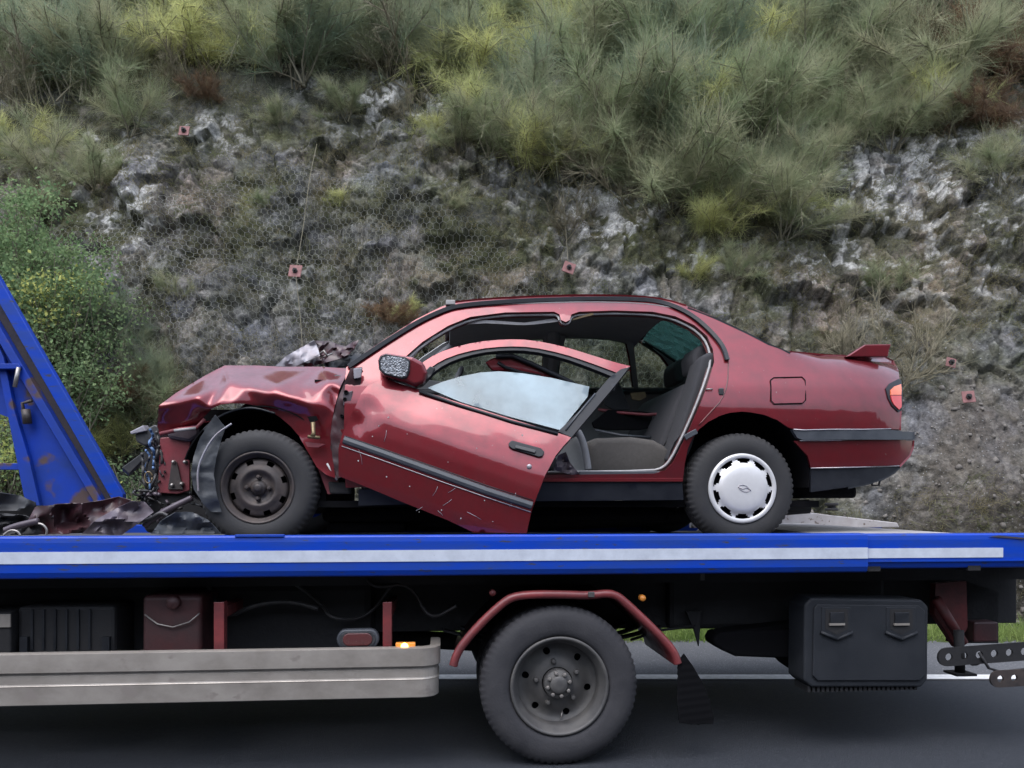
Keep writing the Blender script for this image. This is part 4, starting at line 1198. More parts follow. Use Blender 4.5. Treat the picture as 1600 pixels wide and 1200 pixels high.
# ---- moulded tool box
tb = [(1257, 946), (1268, 934), (1440, 937), (1451, 948), (1450, 1062), (1440, 1074), (1268, 1074), (1256, 1064)]
mb = MB(); mb.prism(poly_px(tb, 0.14), (0, 0.20, 0)); box = mb.build('tool_box', 'toolbox_plastic', truck, bevel=0.012, bseg=3)
lid = [(1272, 951), (1278, 944), (1436, 946), (1446, 955), (1445, 1056), (1438, 1064), (1278, 1064), (1270, 1056)]
mb = MB(); mb.prism(poly_px(lid, 0.128), (0, 0.013, 0)); lidp = mb.build('lid', 'toolbox_plastic', box, bevel=0.006, bseg=3)
for cx in (1308, 1409):
    sh = [(cx - 24, 949), (cx + 22, 949), (cx + 22, 990), (cx, 1000), (cx - 24, 990)]
    mb = MB(); mb.prism(poly_px(sh, 0.124), (0, 0.005, 0)); e1 = mb.build('latch', 'toolbox_plastic', box, bevel=.002)
    inn = [(cx - 18, 952), (cx + 17, 952), (cx + 17, 983), (cx, 992), (cx - 18, 983)]
    mb = MB(); mb.prism(poly_px(inn, 0.122), (0, 0.003, 0)); mb.build('latch_recess', 'chassis_black', box)
    for s in (0, 1):
        q0, q1 = ((cx - 25, 988), (cx, 999)) if s == 0 else ((cx, 999), (cx + 24, 988))
        mb = MB(); mb.tube([L(*q0, 0.121), L(*q1, 0.121)], .009, 8); mb.build('latch_rim', 'toolbox_plastic', box)
    a, b = L(cx - 11, 957, 0.117), L(cx + 11, 975, 0.117); mb = MB(); mb.box((a[0], .112, b[2]), (b[0], .1225, a[2])); mb.build('latch_button', 'black_trim', box, bevel=.003)
    a, b = L(cx - 12, 974, 0.113), L(cx + 12, 977, 0.113); mb = MB(); mb.box((a[0], .110, b[2]), (b[0], .121, a[2])); mb.build('latch_bar', 'guard_aluminium', box)
mb = MB(); a, b = L(1262, 1073, 0.16), L(1436, 1078, 0.16)
for k in range(24):
    x = a[0] + (b[0] - a[0]) * k / 24; mb.box((x, 0.16, b[2]), (x + (b[0] - a[0]) / 24 * .6, 0.32, a[2] + .004))
mb.build('drain_ribs', 'chassis_black', box)

# ---- rear underrun: rusty strut and perforated ramp arms
mb = plate_px([(1462, 912), (1510, 908), (1512, 980), (1495, 1012), (1460, 960)], 0.5, 0.05); mb.build('rear_bracket', 'chassis_red', truck)
mb = MB(); mb.tube([L(1462, 935, 0.45), L(1505, 1005, 0.45)], .03, 8); mb.build('rear_strut', 'chassis_red', truck)
mb = plate_px([(1500, 905), (1560, 925), (1560, 1005), (1490, 1005)], 0.62, 0.08); mb.build('rear_bracket', 'chassis_black', truck)
a, b = L(1522, 972, 0.5), L(1560, 1003, .5); mb = MB(); mb.box((a[0], .5, b[2]), (b[0], .6, a[2])); mb.build('rear_block', 'tank_maroon', truck, bevel=.01)
mb = MB(); mb.tube([L(1498, 985, .35), L(1500, 1050, .35)], .028, 10); mb.build('support_leg', 'chassis_black', truck)
mb = MB(); a = L(1500, 1050, .35); mb.box((a[0] - .06, .29, a[2] - .012), (a[0] + .06, .41, a[2])); mb.build('support_foot', 'chassis_black', truck)
def perforated(x0p, y0p, x1p, y1p, w, holes, ly, name, m):
    p, q = L(x0p, y0p, ly), L(x1p, y1p, ly)
    d = Vector((q[0] - p[0], q[2] - p[2])); ln = d.length; d.normalize(); nn = Vector((-d.y, d.x))
    o2 = []
    for t in np.linspace(math.pi / 2, math.pi * 1.5, 9):
        o2.append((p[0] + d.x * (w + w * math.cos(t)) + nn.x * w * math.sin(t), p[2] + d.y * (w + w * math.cos(t)) + nn.y * w * math.sin(t)))
    o2 += [(q[0] - nn.x * w, q[2] - nn.y * w), (q[0] + nn.x * w, q[2] + nn.y * w)]
    hs = []
    for k in range(holes):
        s = w * 1.25 + k * w * 1.75
        if s > ln - w: break
        hs.append([(p[0] + d.x * (s + w * .42 * math.cos(t)) + nn.x * w * .42 * math.sin(t), p[2] + d.y * (s + .42 * w * math.cos(t)) + nn.y * .42 * w * math.sin(t)) for t in np.linspace(0, 2 * math.pi, 12, endpoint=False)])
    mb = panel(o2, lambda x, z: ly, hs, 0.03)
    return mb.build(name, m, truck, solid=0.014, fix=False, smooth=False)
perforated(1466, 1028, 1640, 1015, 0.050, 9, 0.20, 'perforated_arm', 'chassis_black')
perforated(1548, 1062, 1650, 1056, 0.045, 6, 0.10, 'perforated_arm', 'steel_wheel')
mb = MB(); mb.tube([L(1530, 1020, .19), L(1545, 1044, .19), L(1565, 1050, .19), L(1600, 1046, .19)], .008, 6); mb.build('lifting_rod', 'chassis_black', truck)

# ---- blue sloping headboard frame at the front of the deck
HB = 0.85
hb = link(bpy.data.objects.new('headboard_frame', None)); hb.parent = truck; OFF[hb.name] = OFF[truck.name]
def ext(pts): return pts
out = [(-160, 205), (190, 776), (186, 790), (163, 790), (-160, 262)]
mb = plate_px([(-160, 165), (-150, 175), (192, 772), (192, 790), (180, 790), (-160, 197)], HB - 0.02, 0.05); mb.build('outer_flange', 'truck_blue', hb, bevel=.004)
mb = plate_px([(-160, 197), (180, 790), (163, 790), (-160, 240)], HB + 0.05, 0.02); mb.build('channel_web', 'channel_brown', hb)
mb = plate_px([(-160, 240), (164, 790), (150, 790), (-160, 268)], HB - 0.01, 0.07); mb.build('inner_flange', 'blue_worn', hb, bevel=.003)
side_poly = [(-160, 268), (150, 790), (40, 790), (38, 760), (30, 700), (22, 655), (-20, 640), (-160, 640)]
mb = plate_px(side_poly, HB + 0.04, 0.012); mb.build('side_plate', 'blue_worn', hb)
mb = plate_px([(-20, 500), (6, 560), (22, 640), (46, 720), (62, 790), (40, 790), (22, 700), (-6, 560), (-30, 500)], HB + 0.0, 0.04); mb.build('stiffener', 'blue_worn', hb, bevel=.003)
mb = plate_px([(-60, 568), (28, 568), (32, 572), (32, 576), (-60, 577)], HB - 0.03, 0.06); mb.build('step_bar', 'blue_worn', hb, bevel=.003)
mb = MB(); mb.tube([L(29, 574, HB - .03), L(26, 590, HB - .03), L(23, 605, HB - .03)], .012, 8); mb.build('hook_pin', 'bolt_metal', hb)
mb = plate_px([(-60, 722), (32, 724), (32, 734), (-60, 734)], HB + 0.02, 0.04); mb.build('step_bar', 'blue_worn', hb, bevel=.003)
mb = MB(); mb.tube([L(50, 626, HB), L(35, 630, HB), L(38, 650, HB)], .010, 8); mb.tube([L(40, 640, HB), L(43, 662, HB)], .024, 10); mb.build('toggle_clamp', 'steel_wheel', hb)

# ================================================================== WRECKED RED SALOON (built in the truck frame, centre line at y = 1.1)
CY = 1.1
car = root('wrecked_car', (0, CY, ZD), 'wrecked dark red saloon with crushed nose and its door hanging open', 'car')
_wz = [0.10, 0.22, 0.32, 0.45, 0.56, 0.66, 0.76, 0.86, 0.93, 1.02, 1.15, 1.28, 1.36, 1.42, 1.50]
_ww = [0.77, 0.80, 0.822, 0.838, 0.845, 0.8445, 0.838, 0.812, 0.772, 0.722, 0.652, 0.580, 0.525, 0.455, 0.30]
_zz = np.linspace(0.0, 1.6, 321)
_wv = np.interp(_zz, _wz, _ww)
_wv = np.convolve(np.pad(_wv, 4, mode='edge'), np.ones(9) / 9, 'valid')
def W(x, zc):
    w = float(np.interp(zc, _zz, _wv))
    if x > 1.55:
        t = (x - 1.55) / 0.75
        w -= 0.13 * max(0, t) ** 3.4
        # shoulder of the boot rolls over
        top = 1.075 - 0.03 * (x - 1.55)
        r = 0.14
        if zc > top - r:
            q = min(1.0, (zc - (top - r)) / r)
            w -= 0.10 * (1 - math.sqrt(max(0, 1 - q * q))) * min(1.0, t / 0.35) ** 1.5
    return w
def C(px, py, side=-1, off=0.0):
    """photo pixel -> point on the car's skin (near side -1, far side +1)"""
    ly = CY + side * 0.82
    for _ in range(12):
        p = L(px, py, ly)
        ly = CY + side * (W(p[0], p[2] - ZD) + off)
    return L(px, py, ly)
def C2(pts, side=-1, off=0.0):
    return [(q[0], q[2]) for q in (C(px, py, side, off) for px, py in pts)]
def ynear(off=0.0): return lambda x, z: CY - W(x, z - ZD) - off
def yfar(off=0.0): return lambda x, z: CY + W(x, z - ZD) + off
def skin_tube(pts, r, off, name, m, parent=car, it=1, seg=6):
    pts = smooth_line(pts, it) if it else pts
    mb = MB(); mb.tube([C(px, py, -1, off) for px, py in pts], r, seg)
    return mb.build(name, m, parent)
def skin_band(pts, w, off, name, m, parent=car, lift=0.012):
    """flat moulding following the skin: pts centre line in px, w half width in m"""
    P = [C(px, py, -1, off) for px, py in pts]
    mb = MB(); mb.strip(P, [(-lift, -w * .8), (-lift, w * .8), (-lift * .6, w), (0.004, w), (0.004, -w), (-lift * .6, -w)])
    return mb.build(name, m, parent)

roof_line = [(541, 574), (570, 551), (600, 531), (650, 499), (690, 479), (712, 472), (760, 467), (840, 463), (920, 461), (1000, 463), (1040, 468), (1078, 480), (1120, 497), (1165, 518), (1200, 536), (1222, 546), (1240, 551), (1290, 555), (1340, 557), (1383, 558), (1395, 563), (1402, 576), (1405, 600), (1407, 640), (1406, 671)]
arch = [(1243, 671), (1232, 668), (1214, 656), (1194, 648), (1172, 644), (1159, 643), (1140, 645), (1124, 650), (1107, 659), (1092, 671), (1082, 685), (1075, 700), (1070, 724), (1067, 752)]
opening = [(578, 655), (596, 606), (628, 562), (660, 534), (700, 509), (735, 495), (790, 488), (866, 487), (874, 491), (877, 500), (884, 503), (890, 500), (893, 491), (905, 487), (960, 485), (1020, 487), (1055, 494), (1085, 508), (1105, 525), (1114, 545), (1116, 565), (1108, 592), (1092, 636), (1071, 684), (1052, 722), (1040, 735), (1022, 740), (880, 742), (700, 744), (590, 746)]
side_out = roof_line + arch + [(1060, 753), (840, 753), (700, 758), (540, 762), (537, 700), (538, 640)]
tail_cut = [(1383, 606), (1389, 599), (1398, 594)]
flap = [(1204, 594), (1209, 590), (1253, 589), (1258, 594), (1259, 625), (1254, 630), (1210, 631), (1205, 626)]
panel(C2(side_out), ynear(), [C2(opening)], 0.026).build('side_panel', 'paint', car, solid=0.012, fix=False)
# inner rebate of the door opening, one step deeper
inset = []
for (px, py) in opening:
    cx, cy = 860, 620
    inset.append((px + (cx - px) * 0.022, py + (cy - py) * 0.035))
panel(C2([(p[0] - (cx - p[0]) * 0.03, p[1] - (cy - p[1]) * 0.045) for p in opening]), ynear(-0.045), [C2(inset)], 0.03).build('door_rebate', 'paint_dirty', car, solid=0.01, fix=False)
skin_tube(inset + [inset[0]], 0.0075, -0.030, 'door_seal', 'seal', it=1)
# crease where the door shut line runs down the rear pillar, latch striker, rubber stop
skin_tube([(1138, 566), (1137, 600), (1128, 625), (1112, 642), (1092, 664)], 0.0035, 0.001, 'shut_line', 'paint_dirty')
q = C(1127, 612, -1, 0.004); mb = MB(); mb.box((q[0] - .014, q[1] - .006, q[2] - .02), (q[0] + .014, q[1] + .02, q[2] + .02)); mb.build('rubber_stop', 'black_plastic', car, bevel=.006)
q = C(1107, 610, -1, -0.01); mb = MB(); mb.tube([(q[0] - .015, q[1], q[2]), (q[0] - .015, q[1] - .02, q[2] + .004), (q[0] + .015, q[1] - .02, q[2] + .004), (q[0] + .015, q[1], q[2])], .004, 6); mb.build('latch_striker', 'bolt_metal', car)
# black drip moulding along the roof
drip = [(545, 573), (575, 553), (605, 533), (655, 502), (695, 484), (718, 478), (770, 473), (850, 469), (930, 467), (990, 468), (1022, 470), (1050, 477), (1080, 492), (1103, 511), (1121, 530), (1131, 545), (1136, 562)]
skin_band(smooth_line(drip, 2), 0.013, 0.006, 'drip_moulding', 'black_trim', lift=0.014)
q = C(705, 476, -1, 0.01); mb = MB(); mb.box((q[0] - .03, q[1] - .02, q[2] - .004), (q[0] + .022, q[1] + .02, q[2] + .022)); mb.build('moulding_end', 'seal', car, bevel=.004)
# fuel flap with a dark gap round it
f2 = C2(flap)
panel(f2, ynear(0.004), (), 0.02).build('fuel_flap', 'paint', car, solid=0.008, fix=False)
skin_tube(flap + [flap[0]], 0.0032, 0.0065, 'flap_gap', 'void', it=0)
# mouldings, bumper, sill
bump = [(1240, 689), (1330, 688), (1425, 687), (1426, 700), (1420, 712), (1405, 727), (1340, 729), (1267, 731), (1262, 712)]
panel(C2(bump, -1, .012), ynear(0.012), (), 0.03).build('bumper', 'paint', car, solid=0.015, fix=False)
low = [(1267, 733), (1340, 731), (1405, 729), (1396, 738), (1380, 747), (1355, 755), (1325, 761), (1267, 769)]
panel(C2(low, -1, .006), ynear(0.006), (), 0.03).build('bumper_skirt', 'black_trim', car, solid=0.015, fix=False)
strip_ = [(1238, 671), (1256, 673), (1300, 672), (1350, 672), (1390, 671), (1410, 674), (1427, 675), (1427, 687), (1390, 687), (1300, 687), (1256, 688), (1246, 684)]
panel(C2(strip_, -1, .03), ynear(0.03), (), 0.03).build('bumper_moulding', 'grey_trim', car, solid=0.03, fix=False)
skin_tube([(1240, 671), (1256, 672), (1300, 671), (1350, 671), (1392, 670)], 0.0035, 0.032, 'bright_line', 'bright_strip', it=0)
skin_tube([(1250, 688.5), (1300, 688), (1425, 687.5)], 0.003, 0.022, 'bright_line', 'bright_strip', it=0)
skin_tube([(1267, 731.5), (1340, 730), (1405, 728)], 0.003, 0.016, 'bright_line', 'bright_strip', it=0)
skin_band([(1070, 684), (1080, 678), (1088, 674)], 0.014, 0.008, 'moulding_stub', 'grey_trim')
sill = [(560, 765), (840, 754), (1066, 754), (1068, 781), (840, 783), (560, 790)]
panel(C2(sill, -1, .004), ynear(0.004), (), 0.04).build('sill', 'black_trim', car, solid=0.02, fix=False)
skin_band([(832, 750), (950, 750), (1066, 750)], 0.010, 0.010, 'sill_lip', 'paint', lift=.008)
a, b = C(905, 736, -1, -.02), C(1032, 743, -1, -.02); mb = MB(); mb.box((a[0], a[1] - .005, b[2] - .004), (b[0], a[1] + .06, a[2])); mb.build('sill_tread', 'grey_trim', car, bevel=.004)
# tail lamp
tl = [(1384, 607), (1390, 599), (1404, 592), (1408, 594), (1409, 641), (1404, 644), (1394, 634), (1388, 622)]
panel(C2(tl, -1, .006), ynear(0.006), (), 0.02).build('tail_lamp_frame', 'black_trim', car, solid=0.02, fix=False)
panel(C2([(1392, 609), (1397, 604), (1408, 600), (1408.5, 617), (1392, 617)], -1, .012), ynear(0.012), (), 0.015).build('tail_lamp', 'tail_orange', car, solid=0.012, fix=False)
panel(C2([(1392, 618), (1408.5, 618), (1409, 636), (1405, 640), (1397, 632), (1394, 626)], -1, .012), ynear(0.012), (), 0.015).build('tail_lamp', 'tail_red', car, solid=0.012, fix=False)
# exhaust / tow eye under the skirt
q = C(1368, 757, -1, -.3); mb = MB(); mb.tube([(q[0] - .03, q[1], q[2] + .03), (q[0] - .02, q[1], q[2] - .005), (q[0] + .02, q[1], q[2] - .005), (q[0] + .03, q[1], q[2] + .03)], .007, 6); mb.build('tow_eye', 'chassis_black', car)

# ---- roof, rear glass, boot lid, rear panel: skins across the car
def across(pts, name, m, crown=0.045, nx=25, bulge=0.0, off=0.0, solid=0.01, k0=-1, k1=1):
    P = [C(px, py, -1, off) for px, py in pts]
    mb = MB(); vs = []
    for p in P:
        w = CY - p[1]
        for t in np.linspace(k0, k1, nx):
            vs.append((p[0] + bulge * (1 - t * t), CY + t * w, p[2] + crown * (1 - t ** 2)))
    fs = [(i*nx+k, i*nx+k+1, (i+1)*nx+k+1, (i+1)*nx+k) for i in range(len(P)-1) for k in range(nx-1)]
    mb.add(vs, fs, True)
    return mb.build(name, m, car, solid=solid, fix=False)
rl = smooth_line([(697, 477), (712, 473), (760, 468), (840, 464), (920, 462), (1000, 464), (1040, 469), (1072, 479)], 1)
across(rl, 'roof', 'paint', 0.05)
across(smooth_line([(705, 485), (760, 479), (840, 475), (920, 473), (1000, 475), (1040, 480), (1062, 487)], 1), 'roof_lining', 'lining', 0.035, k0=-.99, k1=.99)
across([(1072, 479), (1120, 498), (1165, 519), (1200, 537), (1232, 551)], 'rear_window', 'rear_glass', 0.055, k0=-.90, k1=.90, solid=0.004)
for kk in ((-1.0, -.885), (.885, 1.0)):
    across([(1074, 482), (1120, 500), (1165, 521), (1200, 539), (1234, 553)], 'rear_window_edge', 'black_trim', 0.05, k0=kk[0], k1=kk[1], nx=4, solid=.01)
across([(1234, 551), (1290, 556), (1340, 558), (1382, 559), (1394, 564), (1401, 577), (1404, 602), (1406, 640), (1405, 672)], 'boot_lid', 'paint', 0.02, bulge=0.05)
across([(1426, 675), (1427, 687)], 'bumper_moulding', 'grey_trim', 0, bulge=0.09, off=.03, nx=15)
across([(1426, 688), (1425, 700), (1420, 712), (1405, 728)], 'bumper', 'paint', 0, bulge=0.09, off=.012, nx=15)
across([(1405, 729), (1396, 738), (1380, 747), (1355, 755), (1325, 761)], 'bumper_skirt', 'black_trim', 0, bulge=0.07, off=.006, nx=15)
# spoiler blade with its end fin
sp = [(1322, 557.5), (1352, 538), (1393, 537.5), (1390, 546), (1388, 557.5)]
y0 = .46
P = [L(px, py, y0) for px, py in sp]
mb = MB(); mb.prism([(p[0], y0, p[2]) for p in P], (0, 0.06, 0)); spo = mb.build('spoiler', 'paint', car, bevel=.006)
mb = MB(); t0, t1 = P[1], P[2]; mb.prism([(t0[0] + .02, y0 + .06, t0[2] - .02), (t1[0] - .008, y0 + .06, t1[2] - .003), (t1[0] - .008, y0 + .06, t1[2] - .03), (t0[0] + .03, y0 + .06, t0[2] - .035)], (0, 2 * (CY - y0) - .12, 0)); mb.build('spoiler_blade', 'paint', spo, bevel=.005)
mb = MB(); mb.prism([(p[0], 2 * CY - y0, p[2]) for p in P], (0, -0.06, 0)); mb.build('spoiler_fin', 'paint', spo, bevel=.006)

# ---- far side: whole flank with three window openings
def far2(pts): return C2(pts, 1)
side2 = C2([(541, 574), (570, 551), (600, 531), (650, 499), (690, 479), (712, 472), (760, 467), (840, 463), (920, 461), (1000, 463), (1040, 468), (1078, 480), (1120, 497), (1165, 518), (1200, 536), (1240, 551), (1340, 557), (1383, 558), (1402, 576), (1407, 640), (1424, 690), (1405, 727), (1330, 760), (1267, 768)])
xr_, zr_ = L(1160, 745, .29)[0], L(1160, 745, .29)[2]
rad = 0.37
farch = [(xr_ + rad * math.cos(t), zr_ + rad * math.sin(t)) for t in np.linspace(0.05, math.pi - .05, 12)]
xf_ = L(402, 745, .29)[0]
farch2 = [(xf_ + rad * math.cos(t), zr_ + rad * math.sin(t)) for t in np.linspace(0.05, math.pi - .05, 12)]
front = [(-1.72, ZD + .35), (-1.74, ZD + .62), (-1.55, ZD + .80), (-1.35, ZD + .86)]
far_out = side2 + farch + [(xr_ - rad, ZD + .22), (xf_ + rad, ZD + .22)] + farch2 + front
w1 = far2([(648, 592), (690, 553), (742, 517), (800, 514), (849, 514), (846, 607), (760, 608)])
w2 = far2([(884, 517), (940, 518), (974, 524), (981, 560), (987, 607), (868, 607), (875, 560)])
w3 = far2([(986, 529), (1010, 540), (1030, 557), (1045, 578), (1050, 594), (1046, 607), (994, 607), (990, 570)])
fs_ = panel(far_out, yfar(), [w1, w2, w3], 0.045, flip=True).build('far_side_panel', 'paint', car, solid=0.012, fix=False)
fi_ = panel([(x * .985, z) for x, z in far_out], lambda x, z: CY + W(x, z - ZD) - 0.055, [w1, w2, w3], 0.05, flip=True).build('far_door_trim', 'lining', car, solid=0.015, fix=False)
for w in (w1, w2, w3):
    panel(w, yfar(-0.02), (), 0.06, flip=True).build('far_window', 'window_glass', fs_, solid=0.004, fix=False)
def ftube(pts, r, off, name, m):
    mb = MB(); mb.tube([C(px, py, 1, off) for px, py in pts], r, 8); return mb.build(name, m, car)
ftube([(636, 600), (680, 560), (725, 524), (742, 513)], 0.034, -0.05, 'windscreen_pillar', 'pillar_grey')
ftube([(864, 505), (866, 560), (858, 625)], 0.045, -0.06, 'far_pillar', 'lining')
ftube([(984, 528), (991, 607)], 0.013, -0.03, 'window_divider', 'black_trim')
ftube([(640, 612), (760, 612), (900, 612), (1050, 611)], 0.022, -0.07, 'far_door_ledge', 'black_plastic')
skin_tube([(600, 612), (640, 560), (690, 516)], 0.006, -.05, 'pillar_trim', 'lining_pale')

# ---- sagging roof lining edge beside the cut centre pillar
def flapstrip(pts_top, pts_bot, ly, name, m):
    poly = [(q[0], q[2]) for q in (L(px, py, ly) for px, py in pts_top + pts_bot[::-1])]
    return panel(poly, lambda x, z: ly + .02 * math.sin(x * 9), (), .03).build(name, m, car, solid=.004, fix=False)
flapstrip([(716, 505), (760, 501), (820, 503), (871, 496)], [(716, 509), (760, 506), (820, 507), (873, 502)], .56, 'lining_edge', 'lining_pale')
skin_tube([(735, 494), (800, 490), (862, 490), (872, 494), (874, 501)], .006, -.025, 'lining_bead', 'lining_pale')
skin_tube([(892, 498), (898, 491), (925, 488), (1000, 488)], .005, -.03, 'lining_bead', 'seal')
flapstrip([(892, 499), (925, 490)], [(890, 502), (927, 493)], .56, 'torn_lining', 'brass')

# ---- cabin: floor, firewall, dashboard, wheel, seats
mb = MB(); mb.box((-1.0, CY - .74, ZD + .20), (1.75, CY + .74, ZD + .235)); mb.build('floor_pan', 'void', car)
mb = MB(); mb.box((-1.02, CY - .70, ZD + .22), (-.96, CY + .70, ZD + .88)); mb.build('firewall', 'void', car)
mb = MB(); mb.prism([(-.95, CY - .66, ZD + .60), (-.55, CY - .66, ZD + .58), (-.48, CY - .66, ZD + .80), (-.62, CY - .66, ZD + .91), (-.95, CY - .66, ZD + .92)], (0, 1.32, 0)); mb.build('dashboard', 'black_plastic', car, bevel=.03)
sw = MB()
cx_, cz_ = L(562, 640, .65)[0] + .18, ZD + .86
ringp = [(-.30 + .07 * math.sin(t), CY - .36 + .185 * math.cos(t), ZD + .83 + .175 * math.sin(t)) for t in np.linspace(0, 2 * math.pi, 33)]
sw.tube(ringp, .014, 8); sw.tube([(-.33, CY - .36, ZD + .83), (-.55, CY - .36, ZD + .76)], .03, 8); sw.tube([ringp[0], (-.33, CY - .36, ZD + .83), ringp[16]], .012, 6); sw.build('steering_wheel', 'black_plastic', car)
def seat_block(poly, y0, y1, name, m, bev=.04):
    mb = MB(); mb.prism([(x, y0, z) for x, z in poly], (0, y1 - y0, 0)); o = mb.build(name, m, car, bevel=bev, bseg=4, smooth=True); return o
def sp2(pts, ly): return [(q[0], q[2]) for q in (L(px, py, ly) for px, py in pts)]
seat_block(sp2([(915, 742), (917, 694), (930, 685), (985, 683), (1020, 688), (1042, 700), (1050, 742)], .50), .46, 1.72, 'rear_seat_cushion', 'seat_cloth', .035)
seat_block(sp2([(1034, 720), (1050, 690), (1076, 610), (1090, 560), (1104, 552), (1114, 560), (1100, 620), (1075, 700), (1060, 735)], .48), .40, 0.62, 'rear_seat_bolster', 'seat_dark', .03)
seat_block(sp2([(1020, 700), (1040, 650), (1062, 600), (1085, 600), (1085, 720), (1030, 725)], .75), .63, 1.70, 'rear_seat_backrest', 'seat_dark', .04)
seat_block(sp2([(1075, 560), (1082, 545), (1104, 541), (1110, 556), (1104, 580), (1078, 586)], .62), .52, .78, 'headrest', 'seat_dark', .025)
seat_block(sp2([(1048, 575), (1056, 563), (1072, 560), (1074, 580), (1064, 600), (1050, 600)], 1.35), 1.30, 1.56, 'headrest', 'seat_dark', .025)
# front seat thrown back, dark side trim, loose things inside
seat_block(sp2([(640, 742), (650, 690), (830, 690), (860, 720), (860, 742)], .70), .55, .95, 'front_seat_cushion', 'seat_dark', .04)
seat_block(sp2([(700, 742), (700, 660), (850, 640), (905, 655), (900, 742)], 1.45), 1.30, 1.62, 'front_seat_cushion', 'seat_dark', .04)
mb = MB(); mb.tube([L(px, py, .42) for px, py in smooth_line([(895, 668), (905, 676), (914, 700), (919, 734)], 2)], .020, 10); mb.build('pillar_trim', 'pillar_grey', car)
mb = plate_px([(868, 715), (882, 690), (905, 680), (915, 705), (919, 741), (880, 741)], .47, .02); mb.build('pillar_stump', 'lining', car)
mb = plate_px([(925, 660), (950, 640), (1000, 642), (1042, 648), (1040, 662), (1000, 672), (950, 672), (928, 668)], 1.1, .03); mb.build('door_pull_panel', 'void', car, bevel=.006)
mb = MB(); mb.tube([L(935, 640, 1.15), L(970, 645, 1.1), L(1010, 648, 1.05), L(1043, 646, 1.0)], .010, 8); mb.build('trim_strip', 'inner_red', car)
mb = MB(); mb.tube([L(930, 672, .95), L(970, 680, .9), L(1020, 684, .9)], .008, 8); mb.build('trim_strip', 'grey_trim', car)
mb = plate_px([(948, 610), (958, 592), (966, 594), (985, 640), (960, 640), (945, 632)], 1.3, .03); mb.build('loose_trim', 'seat_dark', car)
mb = plate_px([(985, 614), (1008, 612), (1010, 620), (1000, 626), (988, 624)], 1.25, .02); mb.build('paper_scrap', 'brass', car)
# torn, crushed bodywork piece seen through the door window
mb = plate_px([(758, 566), (768, 560), (790, 553), (812, 560), (846, 578), (878, 592), (870, 598), (840, 590), (800, 580), (770, 580)], .80, .03); mb.build('folded_frame_piece', 'paint', car, bevel=.008)
mb = MB(); mb.tube([L(px, py, .78) for px, py in ((775, 557), (800, 556), (830, 568), (890, 596), (915, 612))], .014, 8); mb.build('folded_frame_seal', 'black_trim', car)
mb = MB(); mb.tube([L(px, py, .79) for px, py in ((778, 566), (790, 574), (815, 582), (845, 588))], .010, 8); mb.build('folded_frame_seal', 'black_trim', car)

# ---- wheels
def car_tyre(c, parent, R_=0.302, s=1, w=0.175):
    prof = [(0.180, 0.02), (0.186, 0.006), (0.198, 0.0), (0.225, -0.006), (0.255, -0.004), (0.276, 0.004), (0.290, 0.016), (R_ - .003, 0.028), (R_, 0.04),
            (R_, 0.058), (R_ - .009, .06), (R_ - .009, .066), (R_, .068), (R_, .09), (R_ - .009, .092), (R_ - .009, .098), (R_, .1), (R_, .13), (R_ - .003, .15), (0.285, .165), (0.25, .178), (0.19, .16)]
    def notch(k, j):
        if j in (6, 7, 8) and k % 3 == 0: return 0.975
        if j in (9, 12, 13, 16, 17) and k % 3 == 0: return 0.985
        return 1
    mb = MB(); mb.lathe([(r, s * y) for r, y in prof], c, 180, True, notch)
    return mb.build('tyre', 'rubber', parent)
def wheel_empty(name):
    e = link(bpy.data.objects.new(name, None)); e.parent = car; OFF[e.name] = OFF[car.name]; return e
FC = L(402, 764, 0.27); RC = L(1160, 762, 0.27)
FC = (FC[0], .27, ZD + .302); RC = (RC[0], .27, ZD + .302)
e = wheel_empty('front_wheel'); car_tyre(FC, e)
mb = MB(); mb.lathe([(0.182, .02), (0.188, .006), (0.184, .001), (0.176, .003), (0.172, .018), (0.160, .024), (0.156, .04), (.154, .075)], FC, 60); mb.build('rim', 'steel_wheel', e)
rings = [(0.155, .058), (0.147, .036), (0.137, .030), (0.124, .028), (0.112, .024), (0.098, .016), (0.088, .016), (0.078, .028), (0.062, .036), (0.045, .036), (0.04, .030)]
mb = MB(); mb.disc(rings, FC, 96, lambda j, k: j in (1, 2) and (k % 12) in (3, 4, 5, 6)); mb.build('wheel_disc', 'steel_wheel', e)
mb = MB(); mb.lathe([(.17, .085), (.0, .085)], FC, 30); mb.build('brake_disc', 'void', e)
mb = MB(); mb.lathe([(.04, .032), (.036, .022), (.028, .018), (.022, .012), (.018, .004), (.010, .002), (.0, .002)], FC, 28); mb.build('hub', 'steel_wheel', e)
for k in range(4):
    a = R(88) + k * math.pi / 2
    mb = MB(); mb.lathe([(0, .004), (.007, .005), (.012, .012), (.013, .036)], (FC[0] + .056 * math.cos(a), FC[1], FC[2] + .056 * math.sin(a)), 6, False); mb.build('wheel_nut', 'steel_wheel', e)
e = wheel_empty('rear_wheel'); car_tyre(RC, e)
mb = MB(); mb.lathe([(0.182, .018), (0.190, .002), (0.188, -.006), (0.180, -.009), (0.168, -.008), (0.164, -.004)], RC, 80); cap = mb.build('hubcap_ring', 'hubcap_silver', e)
rings = [(0.165, -.005), (0.158, -.002), (0.148, -.004), (0.138, -.012), (0.130, -.020), (0.11, -.026), (0.08, -.030), (0.04, -.032), (0.003, -.0325)]
def hskip(j, k):
    d = k % 10
    return (j == 0 and d in (1, 2, 3, 4, 5, 6, 7, 8)) or (j == 1 and d in (1, 2, 3, 4, 5, 6, 7)) or (j == 2 and d in (2, 3, 4, 5, 6))
mb = MB(); mb.disc(rings, RC, 100, hskip); mb.build('hubcap', 'hubcap_silver', e)
mb = MB(); mb.lathe([(.178, .03), (.0, .03)], RC, 40); mb.build('wheel_disc', 'void', e)
